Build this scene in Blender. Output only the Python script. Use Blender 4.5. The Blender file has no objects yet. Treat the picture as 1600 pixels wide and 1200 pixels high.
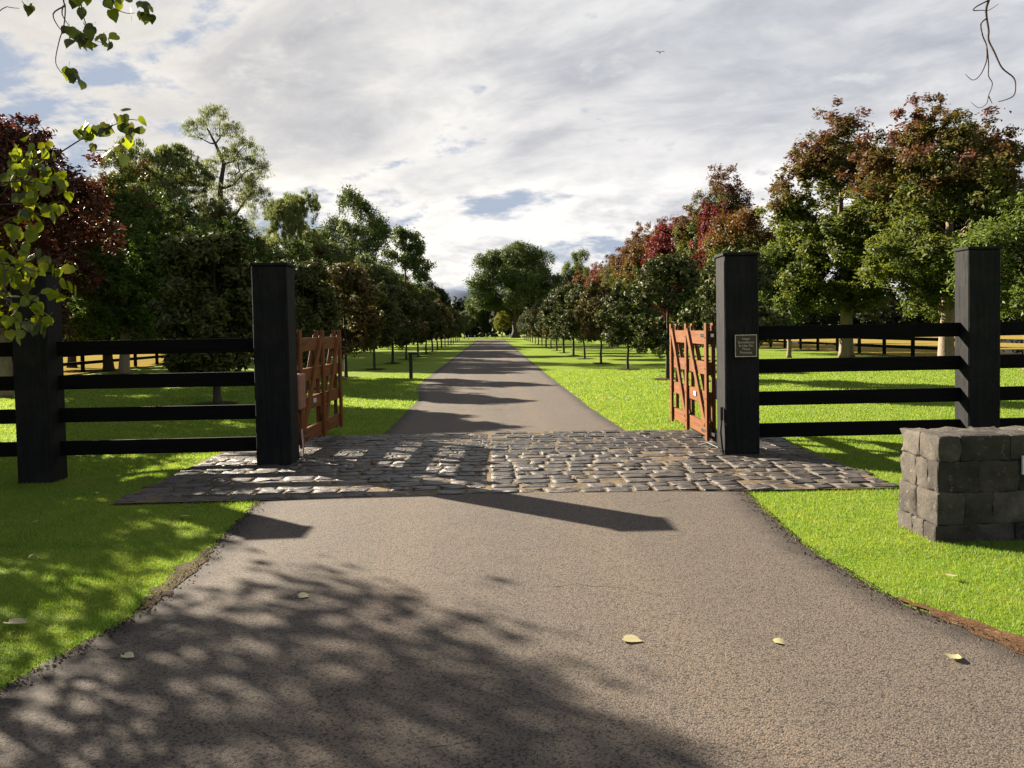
import bpy, bmesh, math, random
import numpy as np
from mathutils import Vector, Matrix
R = math.radians
SC = bpy.context.scene
COL = SC.collection
# ------------------------------------------------------------------ camera, sky, sun, exposure
yaw, pitch, roll = R(1.45), R(2.0), R(1.05)
fw = Vector((math.sin(yaw)*math.cos(pitch), math.cos(yaw)*math.cos(pitch), -math.sin(pitch)))
rt = Vector((math.cos(yaw), -math.sin(yaw), 0)); up = rt.cross(fw)
r2 = rt*math.cos(roll) - up*math.sin(roll); u2 = up*math.cos(roll) + rt*math.sin(roll)
cd = bpy.data.cameras.new('camera'); cam = bpy.data.objects.new('camera', cd); COL.objects.link(cam)
m = Matrix((r2, u2, -fw)).transposed().to_4x4(); m.translation = (0, 0, 1.6); cam.matrix_world = m
cd.sensor_width = 36; cd.lens = 1235/1600*36; cd.shift_y = -43/1600
cd.clip_start = .05; cd.clip_end = 6000
SC.camera = cam
SUN_EL, SUN_AZ = R(25.1), R(-47.8)           # azimuth clockwise from +Y
SC.view_settings.view_transform = 'Standard'; SC.view_settings.look = 'None'
SC.view_settings.exposure = 2.4; SC.view_settings.gamma = 1; SC.view_settings.use_curve_mapping = False
sun_dir = Vector((math.sin(SUN_AZ)*math.cos(SUN_EL), math.cos(SUN_AZ)*math.cos(SUN_EL), math.sin(SUN_EL)))
sl = bpy.data.lights.new('sun', 'SUN'); sl.energy = 5.0; sl.angle = R(.5); sl.color = (1, .88, .71)
so = bpy.data.objects.new('sun', sl); COL.objects.link(so); so.rotation_euler = (-sun_dir).to_track_quat('-Z', 'Y').to_euler()
so.location = (-20, 20, 30)

class G:
    """small node-graph helper"""
    def __init__(s, nt): s.nt = nt; nt.nodes.clear()
    def n(s, t, props=None, **inp):
        nd = s.nt.nodes.new(t)
        for k, v in (props or {}).items(): setattr(nd, k, v)
        for k, v in inp.items():
            key = int(k[1:]) if k[0] == 'i' and k[1:].isdigit() else k.replace('_', ' ')
            s.set(nd, key, v)
        return nd
    def set(s, nd, key, v):
        if isinstance(v, bpy.types.NodeSocket): s.nt.links.new(v, nd.inputs[key])
        elif isinstance(v, bpy.types.Node): s.nt.links.new(v.outputs[0], nd.inputs[key])
        else:
            sock = nd.inputs[key]
            if sock.type == 'RGBA' and len(v) == 3: v = (*v, 1)
            sock.default_value = v
    def math(s, op, a, b=0., c=None, clamp=False):
        nd = s.n('ShaderNodeMath', {'operation': op, 'use_clamp': clamp}, i0=a, i1=b)
        if c is not None: s.set(nd, 2, c)
        return nd.outputs[0]
    def mix(s, f, a, b, blend='MIX'):
        nd = s.n('ShaderNodeMix', {'data_type': 'RGBA', 'blend_type': blend})
        s.set(nd, 0, f); s.set(nd, 6, a); s.set(nd, 7, b); return nd.outputs[2]
    def noise(s, vec, scale, detail=4, rough=.55, dist=0.):
        nd = s.n('ShaderNodeTexNoise', None, Scale=scale, Detail=detail, Roughness=rough, Distortion=dist)
        if vec is not None: s.set(nd, 'Vector', vec)
        return nd.outputs[0]
    def ramp(s, f, stops, interp='LINEAR'):
        nd = s.n('ShaderNodeValToRGB', None, Fac=f); cr = nd.color_ramp; cr.interpolation = interp
        while len(cr.elements) < len(stops): cr.elements.new(.5)
        for e, (p, c) in zip(cr.elements, stops):
            e.position = p; e.color = (c, c, c, 1) if isinstance(c, (int, float)) else (*c, 1)
        return nd.outputs[0]
    def mr(s, v, a, b, c=0., d=1., smooth=False):
        nd = s.n('ShaderNodeMapRange', {'interpolation_type': 'SMOOTHSTEP'} if smooth else None, i0=v, i1=a, i2=b, i3=c, i4=d)
        return nd.outputs[0]

w = bpy.data.worlds.new('World'); SC.world = w; w.use_nodes = True
g = G(w.node_tree)
sky = g.n('ShaderNodeTexSky', {'sky_type': 'NISHITA', 'sun_disc': False, 'sun_elevation': SUN_EL, 'sun_rotation': SUN_AZ,
                               'air_density': 1.0, 'dust_density': .6, 'ozone_density': 1.4})
tc = g.n('ShaderNodeTexCoord'); d = tc.outputs['Generated']
sp = g.n('ShaderNodeSeparateXYZ', None, i0=d)
zc = g.math('ADD', g.math('MAXIMUM', sp.outputs[2], 0.), .27)
px = g.math('DIVIDE', sp.outputs[0], zc); py = g.math('DIVIDE', sp.outputs[1], zc)
pv = g.n('ShaderNodeCombineXYZ', None, i0=px, i1=py, i2=3.7).outputs[0]
rot = g.n('ShaderNodeVectorRotate', {'rotation_type': 'Z_AXIS'}, Vector=pv, Angle=R(28)).outputs[0]
big = g.n('ShaderNodeMapping', None, Vector=rot, Scale=(.62, 1.0, 1.0), Location=(1.3, .2, 0)).outputs[0]
cov = g.noise(big, .95, 3, .5, .25)
mid = g.noise(big, 3.0, 9, .6, .35)
fine = g.noise(pv, 9.0, 8, .62, .2)
thick = g.math('ADD', g.math('MULTIPLY', cov, .50), g.math('MULTIPLY', mid, .60))      # 0..1.1
thick = g.math('ADD', thick, g.math('MULTIPLY', fine, .24))
az = g.math('ARCTAN2', sp.outputs[0], sp.outputs[1])                                    # low cumulus heads near the horizon
hv = g.n('ShaderNodeCombineXYZ', None, i0=g.math('MULTIPLY', az, 2.2), i1=g.math('MULTIPLY', sp.outputs[2], 6.5), i2=1.1).outputs[0]
puff = g.noise(hv, 2.6, 9, .58, .15)
lowm = g.mr(sp.outputs[2], .10, .24, 1., 0., True)
thick = g.math('ADD', g.math('MULTIPLY', thick, g.math('SUBTRACT', 1., g.math('MULTIPLY', lowm, .75))),
               g.math('MULTIPLY', g.math('MULTIPLY', puff, 1.24), g.math('MULTIPLY', lowm, .75)))
gap = g.mr(az, -.95, .05, .15, .01, True)                                              # the cover is thinner on the sun's side
alpha = g.mr(g.math('SUBTRACT', thick, gap), .525, .605, 0., 1., True)
body = g.mr(g.math('SUBTRACT', thick, g.math('MULTIPLY', lowm, .10)), .57, .76, 0., 1., True)                                              # thick cloud turns grey below
sdot = g.n('ShaderNodeVectorMath', {'operation': 'DOT_PRODUCT'}, i0=d, i1=tuple(sun_dir)).outputs['Value']
near_sun = g.math('POWER', g.math('MAXIMUM', sdot, 0.), 5.)
detail = g.mr(g.math('ADD', g.math('MULTIPLY', mid, .5), g.math('MULTIPLY', fine, .5)), .36, .64, -.48, .48)
bodyd = g.math('SUBTRACT', body, detail, clamp=True)
white = g.mix(near_sun, (2.05, 2.0, 1.94), (2.3, 2.1, 1.75))
grey = g.mix(near_sun, (.84, .87, .99), (1.28, 1.22, 1.15))
cloud = g.mix(bodyd, white, grey)
blue = g.mix(1., g.mix(1., sky.outputs[0], (.30, .32, .36), 'MULTIPLY'), (.85, .98, 1.22), 'DARKEN')
col = g.mix(g.math('MULTIPLY', alpha, .93), blue, cloud)
bg = g.n('ShaderNodeBackground', None, Color=col, Strength=.1)
wo = g.n('ShaderNodeOutputWorld', None, Surface=bg)

# ------------------------------------------------------------------ helpers
rng = np.random.default_rng(7); random.seed(7)
def tag(o, label=None, cat=None, group=None, kind=None):
    if label: o['label'] = label
    if cat: o['category'] = cat
    if group: o['group'] = group
    if kind: o['kind'] = kind
    return o
def empty(name, loc=(0, 0, 0), rz=0.):
    o = bpy.data.objects.new(name, None); COL.objects.link(o); o.location = loc; o.rotation_euler[2] = rz
    o.empty_display_size = .2; return o
def link(name, me, parent=None, loc=(0, 0, 0)):
    o = bpy.data.objects.new(name, me); COL.objects.link(o); o.location = loc
    if parent is not None: o.parent = parent
    return o
def mesh_np(name, V, F, mat=None, attrs=None, smooth=False):
    """V (n,3), F (m,k) with k = 3 or 4"""
    V = np.asarray(V, np.float32); F = np.asarray(F, np.int32); k = F.shape[1]
    me = bpy.data.meshes.new(name)
    me.vertices.add(len(V)); me.vertices.foreach_set('co', V.ravel())
    me.loops.add(F.size); me.loops.foreach_set('vertex_index', F.ravel())
    me.polygons.add(len(F)); me.polygons.foreach_set('loop_start', np.arange(0, F.size, k, dtype=np.int32))
    me.polygons.foreach_set('loop_total', np.full(len(F), k, np.int32))
    if smooth: me.polygons.foreach_set('use_smooth', np.ones(len(F), bool))
    me.update(calc_edges=True)
    for an, (dom, vals) in (attrs or {}).items():
        a = me.attributes.new(an, 'FLOAT', dom); a.data.foreach_set('value', np.asarray(vals, np.float32))
    if mat: me.materials.append(mat)
    return me
class MB:
    """collects boxes and tubes; .build links them as ONE mesh object"""
    def __init__(s): s.v = []; s.f = []
    def add(s, vs, fs):
        o = len(s.v); s.v += [tuple(v) for v in vs]; s.f += [tuple(i+o for i in f) for f in fs]; return s
    def box(s, x0, x1, y0, y1, z0, z1, ch=0.):
        if ch <= 0:
            vs = [(x, y, z) for z in (z0, z1) for x, y in ((x0, y0), (x1, y0), (x1, y1), (x0, y1))]
            return s.add(vs, [(3, 2, 1, 0), (4, 5, 6, 7), (0, 1, 5, 4), (1, 2, 6, 5), (2, 3, 7, 6), (3, 0, 4, 7)])
        bm = bmesh.new(); bmesh.ops.create_cube(bm, size=1)
        for v in bm.verts: v.co = ((x0+x1)/2+v.co.x*(x1-x0), (y0+y1)/2+v.co.y*(y1-y0), (z0+z1)/2+v.co.z*(z1-z0))
        bmesh.ops.bevel(bm, geom=bm.edges[:], offset=ch, segments=1, affect='EDGES')
        bm.verts.index_update(); s.add([v.co[:] for v in bm.verts], [[v.index for v in f.verts] for f in bm.faces]); bm.free(); return s
    def tube(s, pts, rad, n=6, cap=True):
        pts = [Vector(p) for p in pts]
        if not hasattr(rad, '__len__'): rad = [rad]*len(pts)
        base = len(s.v); ref = None
        for i, p in enumerate(pts):
            t = (pts[min(i+1, len(pts)-1)] - pts[max(i-1, 0)]).normalized()
            if ref is None: ref = Vector((1, 0, 0)) if abs(t.x) < .8 else Vector((0, 1, 0))
            a = (ref - t*ref.dot(t)).normalized(); b = t.cross(a); ref = a
            for k in range(n):
                an = 2*math.pi*k/n; s.v.append(tuple(p + (a*math.cos(an)+b*math.sin(an))*rad[i]))
        for i in range(len(pts)-1):
            for k in range(n):
                q = base+i*n; s.f.append((q+k, q+(k+1) % n, q+n+(k+1) % n, q+n+k))
        if cap:
            s.f.append(tuple(base+n-1-k for k in range(n))); q = base+(len(pts)-1)*n; s.f.append(tuple(q+k for k in range(n)))
        return s
    def mesh(s, name, mat, smooth=False):
        me = bpy.data.meshes.new(name); me.from_pydata(s.v, [], s.f)
        if smooth: me.polygons.foreach_set('use_smooth', [True]*len(me.polygons))
        me.materials.append(mat); me.update(); return me
    def build(s, name, mat, parent=None, loc=(0, 0, 0), smooth=False): return link(name, s.mesh(name, mat, smooth), parent, loc)
def copy_tree(o, parent=None):
    c = o.copy(); COL.objects.link(c)
    if parent is not None: c.parent = parent
    for ch in o.children: copy_tree(ch, c)
    return c

# ------------------------------------------------------------------ materials
def newmat(name):
    mt = bpy.data.materials.new(name); mt.use_nodes = True; return mt, G(mt.node_tree)
def finish(g, bsdf): g.n('ShaderNodeOutputMaterial', None, Surface=bsdf)
def princ(g, color, rough=.6, spec=.5, bump=None, bs=.3, bd=.01, metal=0., **kw):
    b = g.n('ShaderNodeBsdfPrincipled', None, Base_Color=color, Roughness=rough, Metallic=metal)
    g.set(b, 'Specular IOR Level', spec)
    for k, v in kw.items(): g.set(b, k.replace('_', ' '), v)
    if bump is not None:
        bn = g.n('ShaderNodeBump', None, Strength=bs, Distance=bd, Height=bump); g.set(b, 'Normal', bn.outputs[0])
    return b
def objco(g): return g.n('ShaderNodeTexCoord').outputs['Object']
def plain(name, c, rough=.6, spec=.4, metal=0.):
    mt, g = newmat(name); v = objco(g)
    cc = g.mix(g.mr(g.noise(v, 14, 4), .3, .7), tuple(x*.8 for x in c), tuple(min(1, x*1.15) for x in c))
    finish(g, princ(g, cc, rough, spec, metal=metal)); return mt

def mat_asphalt():
    mt, g = newmat('asphalt'); v = g.n('ShaderNodeNewGeometry').outputs['Position']
    e = g.n('ShaderNodeAttribute', {'attribute_name': 'across'}).outputs['Fac']       # 0 and 1 at the edges
    vo = g.n('ShaderNodeTexVoronoi', {'feature': 'F1'}, Vector=v, Scale=120.)
    vo2 = g.n('ShaderNodeTexVoronoi', {'feature': 'F1'}, Vector=v, Scale=75.)
    stone = g.n('ShaderNodeSeparateColor', None, Color=vo.outputs['Color']).outputs[0]
    big = g.noise(v, .55, 5, .6); med = g.noise(v, 3.2, 6, .65); sml = g.noise(v, 95, 4, .75)
    base = g.mix(g.mr(big, .3, .7), (0.0649, 0.0506, 0.0403), (0.0828, 0.0651, 0.0508))
    base = g.mix(g.mr(med, .36, .66, 0., .75), base, (0.0564, 0.0460, 0.0391))
    tr = g.math('ABSOLUTE', g.math('SUBTRACT', g.math('MULTIPLY', g.math('ABSOLUTE', g.math('SUBTRACT', e, .5)), 2.), .34))
    base = g.mix(g.mr(tr, .02, .15, .62, 0., True), base, (0.0941, 0.0682, 0.0504))          # wheel tracks worn pinkish
    cen = g.math('ABSOLUTE', g.math('SUBTRACT', e, g.math('ADD', .46, g.math('MULTIPLY', g.noise(v, .5, 2), .06))))
    base = g.mix(g.math('MULTIPLY', g.mr(cen, .015, .06, .6, 0., True), g.mr(med, .35, .6)), base, (0.0476, 0.0404, 0.0355))
    base = g.mix(g.mr(stone, .0, .8, .0, .6), base, (0.1323, 0.1125, 0.0887))
    base = g.mix(g.mr(stone, .62, .85, .0, .9), base, (0.0198, 0.0171, 0.0155))
    base = g.mix(g.mr(sml, .62, .75, 0., .4), base, (0.1987, 0.1707, 0.1332))
    edge = g.math('MULTIPLY', g.math('SUBTRACT', .5, g.math('ABSOLUTE', g.math('SUBTRACT', e, .5))), 1.)
    edge = g.math('ADD', edge, g.math('MULTIPLY', g.math('SUBTRACT', g.noise(v, 6, 6, .7), .5), .07))
    base = g.mix(g.mr(edge, .0, .075, .9, 0., True), base, (0.0232, 0.0190, 0.0160))
    vc = g.n('ShaderNodeTexVoronoi', {'feature': 'DISTANCE_TO_EDGE'}, Vector=g.n('ShaderNodeVectorMath', {'operation': 'ADD'}, i0=v,
             i1=g.n('ShaderNodeTexNoise', None, Vector=v, Scale=1.6, Detail=6.).outputs[1]).outputs[0], Scale=.55)
    crack = g.math('MULTIPLY', g.mr(vc.outputs['Distance'], .001, .006, 1., 0.), g.mr(g.noise(v, .6, 2), .56, .6))
    base = g.mix(g.math('MULTIPLY', crack, .8), base, (0.0132, 0.0114, 0.0101))
    h = g.math('ADD', g.math('MULTIPLY', vo.outputs['Distance'], -1.), g.math('MULTIPLY', vo2.outputs['Distance'], -.7))
    h = g.math('ADD', h, g.math('MULTIPLY', sml, .8)); h = g.math('SUBTRACT', h, g.math('MULTIPLY', crack, 2.))
    finish(g, princ(g, base, .88, .18, h, .55, .005)); return mt
def mat_lawn():
    mt, g = newmat('lawn'); v = g.n('ShaderNodeNewGeometry').outputs['Position']
    a = g.noise(v, .35, 4); b = g.noise(v, 2.6, 6, .65); c = g.noise(v, 45, 4, .7)
    col = g.mix(g.mr(b, .3, .7), (0.0897, 0.1444, 0.0128), (0.1377, 0.1843, 0.0178))
    col = g.mix(g.mr(a, .45, .7, 0., .5), col, (0.1555, 0.1843, 0.0217))
    col = g.mix(g.mr(c, .45, .7, 0., .7), col, (0.0420, 0.0796, 0.0087))
    col = g.mix(g.mr(g.noise(v, 1.1, 7, .75), .66, .74, 0., .55), col, (0.1438, 0.1096, 0.0477))
    x = g.n('ShaderNodeSeparateXYZ', None, i0=v).outputs[0]
    h = g.math('ADD', g.noise(v, 60, 3, .8), g.math('MULTIPLY', g.noise(v, 7, 4), 1.5))
    df = g.n('ShaderNodeBsdfPrincipled', None, Base_Color=col, Roughness=.75); g.set(df, 'Specular IOR Level', .04)
    g.set(df, 'Sheen Weight', .04); g.set(df, 'Sheen Roughness', .5); g.set(df, 'Sheen Tint', (.75, 1., .12, 1))
    bn = g.n('ShaderNodeBump', None, Strength=.55, Distance=.04, Height=h); g.set(df, 'Normal', bn.outputs[0])
    finish(g, df); return mt
def mat_blade():
    mt, g = newmat('grass_blade')
    rn = g.n('ShaderNodeAttribute', {'attribute_name': 'rnd'}).outputs['Fac']
    v = g.n('ShaderNodeNewGeometry').outputs['Position']
    col = g.ramp(rn, [(0, (0.0481, 0.1172, 0.0169)), (.5, (0.0988, 0.1912, 0.0243)), (.9, (0.1644, 0.2421, 0.0363)), (.97, (0.2783, 0.2421, 0.1711))])
    col = g.mix(g.mr(g.noise(v, 2.2, 5, .6), .42, .7, 0., .55), col, (0.1896, 0.2293, 0.0507))
    df = g.n('ShaderNodeBsdfPrincipled', None, Base_Color=col, Roughness=.5); g.set(df, 'Specular IOR Level', .25)
    tr = g.n('ShaderNodeBsdfTranslucent', None, Color=g.mix(1., col, (1.6, 1.45, .6), 'MULTIPLY'))
    mx = g.n('ShaderNodeMixShader', None, i0=.5, i1=df, i2=tr); finish(g, mx); return mt
def mat_dry():
    mt, g = newmat('dry_pasture'); v = g.n('ShaderNodeNewGeometry').outputs['Position']
    col = g.mix(g.mr(g.noise(v, .12, 5), .35, .65), (.21, .150, .035), (.165, .128, .04))
    col = g.mix(g.mr(g.noise(v, 1.4, 6, .7), .4, .7, 0., .6), col, (0.125, 0.108, 0.035))
    finish(g, princ(g, col, .95, .0, g.noise(v, 8, 5, .7), .35, .05)); return mt
def mat_stone(name, dark, light, rough=.6, spec=.45, bs=.6, scale=1.):
    mt, g = newmat(name); v = objco(g); oi = g.n('ShaderNodeObjectInfo')
    off = g.n('ShaderNodeVectorMath', {'operation': 'ADD'}, i0=v, i1=oi.outputs['Location']).outputs[0]
    off = g.n('ShaderNodeNewGeometry').outputs['Position']
    a = g.noise(off, 9*scale, 6, .6); b = g.noise(off, 60*scale, 5, .7)
    col = g.mix(g.mr(a, .3, .7), dark, light)
    t = g.mr(oi.outputs['Random'], 0, 1, .55, 1.45)
    col = g.mix(1., col, g.n('ShaderNodeCombineColor', None, i0=t, i1=t, i2=t).outputs[0], 'MULTIPLY')
    col = g.mix(g.mr(g.noise(off, 26*scale, 3), .60, .72, 0., .5), col, tuple(min(1, c*1.9) for c in light))
    col = g.mix(g.mr(b, .6, .72, 0., .6), col, tuple(c*.35 for c in dark))
    h = g.math('ADD', g.math('MULTIPLY', a, 1.6), g.math('MULTIPLY', b, .6))
    finish(g, princ(g, col, g.mr(a, .3, .7, rough-.1, rough+.15), spec, h, bs, .012)); return mt
def mat_wood(name, c0, c1, rough, axis, spec=.4, bs=.35, worn=None, knots=False):
    """grain runs along axis (0, 1, 2) of the object"""
    mt, g = newmat(name); v = objco(g); oi = g.n('ShaderNodeObjectInfo').outputs['Random']
    sc = [26., 26., 26.]; sc[axis] = 1.4
    mv = g.n('ShaderNodeMapping', None, Vector=v, Scale=tuple(sc)).outputs[0]
    mo = g.n('ShaderNodeVectorMath', {'operation': 'ADD'}, i0=mv, i1=g.n('ShaderNodeCombineXYZ', None, i0=g.math('MULTIPLY', oi, 40.), i1=g.math('MULTIPLY', oi, 17.)).outputs[0]).outputs[0]
    gr = g.noise(mo, 1.0, 6, .65, .6); fine_ = g.noise(mo, 3.2, 4, .7)
    col = g.mix(g.mr(gr, .32, .68), c0, c1)
    col = g.mix(g.mr(fine_, .55, .72, 0., .6), col, tuple(c*.45 for c in c0))
    if worn: col = g.mix(g.mr(g.noise(v, 2.2, 6, .7), .48, .72, 0., .55), col, worn)
    s2 = [9., 9., 9.]; s2[axis] = .5
    ck = g.noise(g.n('ShaderNodeMapping', None, Vector=v, Scale=tuple(s2)).outputs[0], 1.3, 3, .5, .3)
    ckf = g.mr(g.math('ABSOLUTE', g.math('SUBTRACT', ck, .5)), .0, .012, 1., 0.)
    col = g.mix(g.math('MULTIPLY', ckf, .6), col, tuple(c*.2 for c in c0))
    h = g.math('SUBTRACT', g.math('ADD', gr, g.math('MULTIPLY', fine_, .5)), g.math('MULTIPLY', ckf, 1.2))
    finish(g, princ(g, col, rough, spec, h, bs, .008)); return mt
def mat_leaf(name, c0, c1, c2=None, top=None, top2=None, t0=.5, t1=.9, gloss=.2, rough=.6, transl=.35, back=None, sparse=0., tcol=(1.35, 1.3, .8)):
    """per-leaf random colour; 'hgt' (0 bottom .. 1 top of the crown) lets autumn colour sit high in the crown"""
    mt, g = newmat(name)
    rn = g.n('ShaderNodeAttribute', {'attribute_name': 'rnd'}).outputs['Fac']
    hg = g.n('ShaderNodeAttribute', {'attribute_name': 'hgt'}).outputs['Fac']
    v = objco(g); oi = g.n('ShaderNodeObjectInfo').outputs['Random']
    stops = [(0, c0), (.75, c1)] + ([(1., c2)] if c2 else [])
    col = g.ramp(rn, stops)
    cl = g.noise(v, .55, 3, .6)
    col = g.mix(1., col, g.ramp(cl, [(.3, (.72, .78, .75)), (.7, (1.25, 1.18, 1.05))]), 'MULTIPLY')
    if top:
        hh = g.math('ADD', hg, g.math('MULTIPLY', g.math('SUBTRACT', g.noise(v, .8, 3, .6), .5), .9))
        hh = g.math('ADD', hh, g.math('MULTIPLY', g.math('SUBTRACT', oi, .5), .15))
        tcx = g.mix(rn, top, top2 or top)
        col = g.mix(g.mr(hh, t0, t1, 0., 1., True), col, tcx)
    if back:
        bf = g.n('ShaderNodeNewGeometry').outputs['Backfacing']
        col = g.mix(bf, col, back)
    b = g.n('ShaderNodeBsdfPrincipled', None, Base_Color=col, Roughness=rough); g.set(b, 'Specular IOR Level', gloss)
    t = g.n('ShaderNodeBsdfTranslucent', None, Color=g.mix(1., col, tcol, 'MULTIPLY'))
    mx = g.n('ShaderNodeMixShader', None, i0=transl, i1=b, i2=t); finish(g, mx); return mt

M = {}
M['asphalt'] = mat_asphalt(); M['lawn'] = mat_lawn(); M['blade'] = mat_blade(); M['dry'] = mat_dry()
M['cobble'] = mat_stone('bluestone_cobble', (.019, .016, .0145), (.050, .042, .036), .5, .35, 1.)
M['mortar'] = mat_stone('sandy_mortar', (.06, .044, .026), (.11, .082, .050), .9, .1, .8)
M['wallstone'] = mat_stone('rough_bluestone', (.028, .025, .022), (.074, .064, .053), .85, .15, 1., .8)
M['wallmortar'] = mat_stone('dark_mortar', (.03, .028, .026), (.06, .055, .05), .95, .1, .5)
M['post'] = mat_wood('black_stained_timber', (.004, .0045, .005), (.009, .0095, .0105), .75, 2, .12, .6, worn=(.024, .022, .018))
M['rail'] = mat_wood('black_painted_rail', (.0022, .0022, .0022), (.005, .005, .005), .75, 0, .06, .35)
M['blackwood_z'] = mat_wood('black_paddock_timber', (.004, .004, .004), (.008, .008, .008), .8, 2, .1, .3)
M['gate_z'] = mat_wood('red_gum_upright', (.083, .027, .009), (.150, .054, .017), .6, 2, .12, .3)
M['gate_y'] = mat_wood('red_gum_rail', (.09, .031, .010), (.158, .060, .019), .6, 1, .12, .3)
M['metal'] = plain('black_steel', (0.0096, 0.0096, 0.0104), .45, .5, .3)
M['galv'] = plain('galvanised_steel', (0.2800, 0.2800, 0.2880), .4, .5, .8)
M['white'] = plain('white_paint', (0.6000, 0.6000, 0.5920), .5)
M['greybox'] = plain('pale_grey_plastic', (0.3360, 0.3360, 0.3440), .5)
M['brownbox'] = plain('brown_housing', (0.1760, 0.0720, 0.0480), .6)
M['plaque'] = plain('bronze_plate', (0.0400, 0.0304, 0.0240), .35, .5, .7)
M['brass'] = plain('pale_brass', (0.4000, 0.3680, 0.3040), .45, .5, .3)
M['soil'] = mat_stone('brown_soil', (.055, .031, .017), (.115, .064, .033), .95, .05, 1.)
M['mulch'] = mat_stone('dark_mulch', (.020, .014, .010), (.050, .034, .022), .95, .05, 1.)
M['gravel'] = mat_stone('pale_gravel', (.12, .10, .08), (.20, .165, .125), .95, .05, 1.)
def bark(name, a, b, sc=1.): 
    mt, g = newmat(name); v = objco(g)
    mv = g.n('ShaderNodeMapping', None, Vector=v, Scale=(14*sc, 14*sc, 3*sc)).outputs[0]
    n1 = g.noise(mv, 1., 6, .7, .4); col = g.mix(g.mr(n1, .3, .7), a, b)
    finish(g, princ(g, col, .85, .15, n1, .8, .03)); return mt
M['bark_ash'] = bark('grey_tan_bark', (0.1040, 0.0800, 0.0560), (0.2160, 0.1720, 0.1200))
M['bark_dark'] = bark('dark_bark', (0.0280, 0.0224, 0.0176), (0.0680, 0.0544, 0.0416))
M['bark_gum'] = bark('eucalypt_bark', (0.0640, 0.0520, 0.0400), (0.1520, 0.1240, 0.0960))
M['twig'] = bark('twig_bark', (0.0440, 0.0320, 0.0280), (0.0960, 0.0760, 0.0680), 3)
M['hill'] = plain('hill_scrub_haze_blue', (.11, .135, .18), .95, .02)  # scrub colour shifted to blue: distance haze is painted into it
L = {}
L['ash_right'] = mat_leaf('ash_leaf_green_to_claret', (0.05, 0.07, 0.016), (0.08, 0.104, 0.022), (0.125, 0.14, 0.03), top=(.062, .018, .016), top2=(.085, .032, .018), t0=0.5, t1=0.88, transl=.42)
L['ash_green'] = mat_leaf('ash_leaf_green', (0.05, 0.078, 0.018), (0.082, 0.115, 0.026), (0.125, 0.15, 0.035), transl=.4)
L['ash_mixed'] = mat_leaf('ash_leaf_turning', (0.0407, 0.0737, 0.0123), (0.0746, 0.1108, 0.0170), (0.1222, 0.1108, 0.0204), top=(0.0814, 0.0259, 0.0123), top2=(0.1155, 0.0628, 0.0170), t0=.40, t1=.80, transl=.35)
L['claret'] = mat_leaf('claret_leaf', (0.0577, 0.0104, 0.0123), (0.1155, 0.0221, 0.0217), (0.1358, 0.0442, 0.0204), transl=.35, tcol=(1.3120, 0.7380, 0.6560))
L['claret_dark'] = mat_leaf('dark_claret_leaf', (0.0421, 0.0199, 0.0168), (0.0730, 0.0305, 0.0210), (0.1263, 0.0580, 0.0281), transl=.3, tcol=(1.2300, 0.7380, 0.6560))
L['ash_left'] = mat_leaf('ash_leaf_dark_green', (0.0365, 0.0671, 0.0140), (0.0631, 0.1067, 0.0196), (0.1052, 0.1448, 0.0253), top=(0.0456, 0.0233, 0.0132), top2=(0.0621, 0.0360, 0.0150), t0=.6, t1=.95, transl=.32)
L['magnolia'] = mat_leaf('magnolia_leaf', (0.0317, 0.0586, 0.0171), (0.0610, 0.0952, 0.0244), (0.1220, 0.1000, 0.0317), gloss=.08, rough=.6, transl=.10, back=(0.0634, 0.0659, 0.0244))
L['magnolia_bronze'] = mat_leaf('magnolia_leaf_bronze', (0.0488, 0.0610, 0.0171), (0.0903, 0.0952, 0.0244), (0.1525, 0.1000, 0.0317), gloss=.08, rough=.6, transl=.15, back=(0.0915, 0.0671, 0.0268))
L['pepper'] = mat_leaf('pepper_tree_leaf', (0.0756, 0.1000, 0.0415), (0.1196, 0.1464, 0.0586), (0.1647, 0.1830, 0.0854), transl=.42, gloss=.1)
L['gum'] = mat_leaf('eucalypt_leaf', (0.0421, 0.0671, 0.0210), (0.0786, 0.1128, 0.0337), (0.1235, 0.1525, 0.0492), transl=.22, gloss=.12)
L['gum_pale'] = mat_leaf('pale_eucalypt_leaf', (0.0621, 0.0899, 0.0249), (0.0993, 0.1352, 0.0373), (0.1409, 0.1710, 0.0497), transl=.28, gloss=.12)
L['olive'] = mat_leaf('grey_green_leaf', (0.0533, 0.0762, 0.0350), (0.0911, 0.1190, 0.0533), (0.1332, 0.1525, 0.0772), transl=.25, gloss=.1)
L['conifer'] = mat_leaf('dark_conifer_leaf', (0.0095, 0.0208, 0.0095), (0.0191, 0.0369, 0.0149), transl=.1, gloss=.2)
L['yellow'] = mat_leaf('yellowing_leaf', (0.0951, 0.1108, 0.0136), (0.1630, 0.1624, 0.0204), transl=.4)
L['poplar'] = mat_leaf('poplar_leaf', (.085, .115, .013), (.13, .16, .017), (.19, .19, .02), transl=.6, gloss=.35, rough=.45, tcol=(1.5580, 1.4760, 0.3690))
L['poplar_dark'] = mat_leaf('poplar_leaf_dusky', (0.0354, 0.0502, 0.0177), (0.0590, 0.0708, 0.0207), (0.0945, 0.0886, 0.0207), transl=.4, gloss=.3, rough=.5)
L['wood'] = mat_leaf('far_wood_leaf', (0.0130, 0.0201, 0.0083), (0.0248, 0.0343, 0.0130), (0.0413, 0.0472, 0.0177), transl=.1, gloss=.15)
L['fallen'] = mat_leaf('fallen_leaf', (0.2870, 0.2526, 0.1378), (0.3559, 0.3214, 0.1952), transl=.2, gloss=.3)
L['reddish'] = mat_leaf('russet_shrub_leaf', (0.0574, 0.0258, 0.0143), (0.0976, 0.0574, 0.0287), (0.1148, 0.0918, 0.0459), transl=.2)

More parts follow.
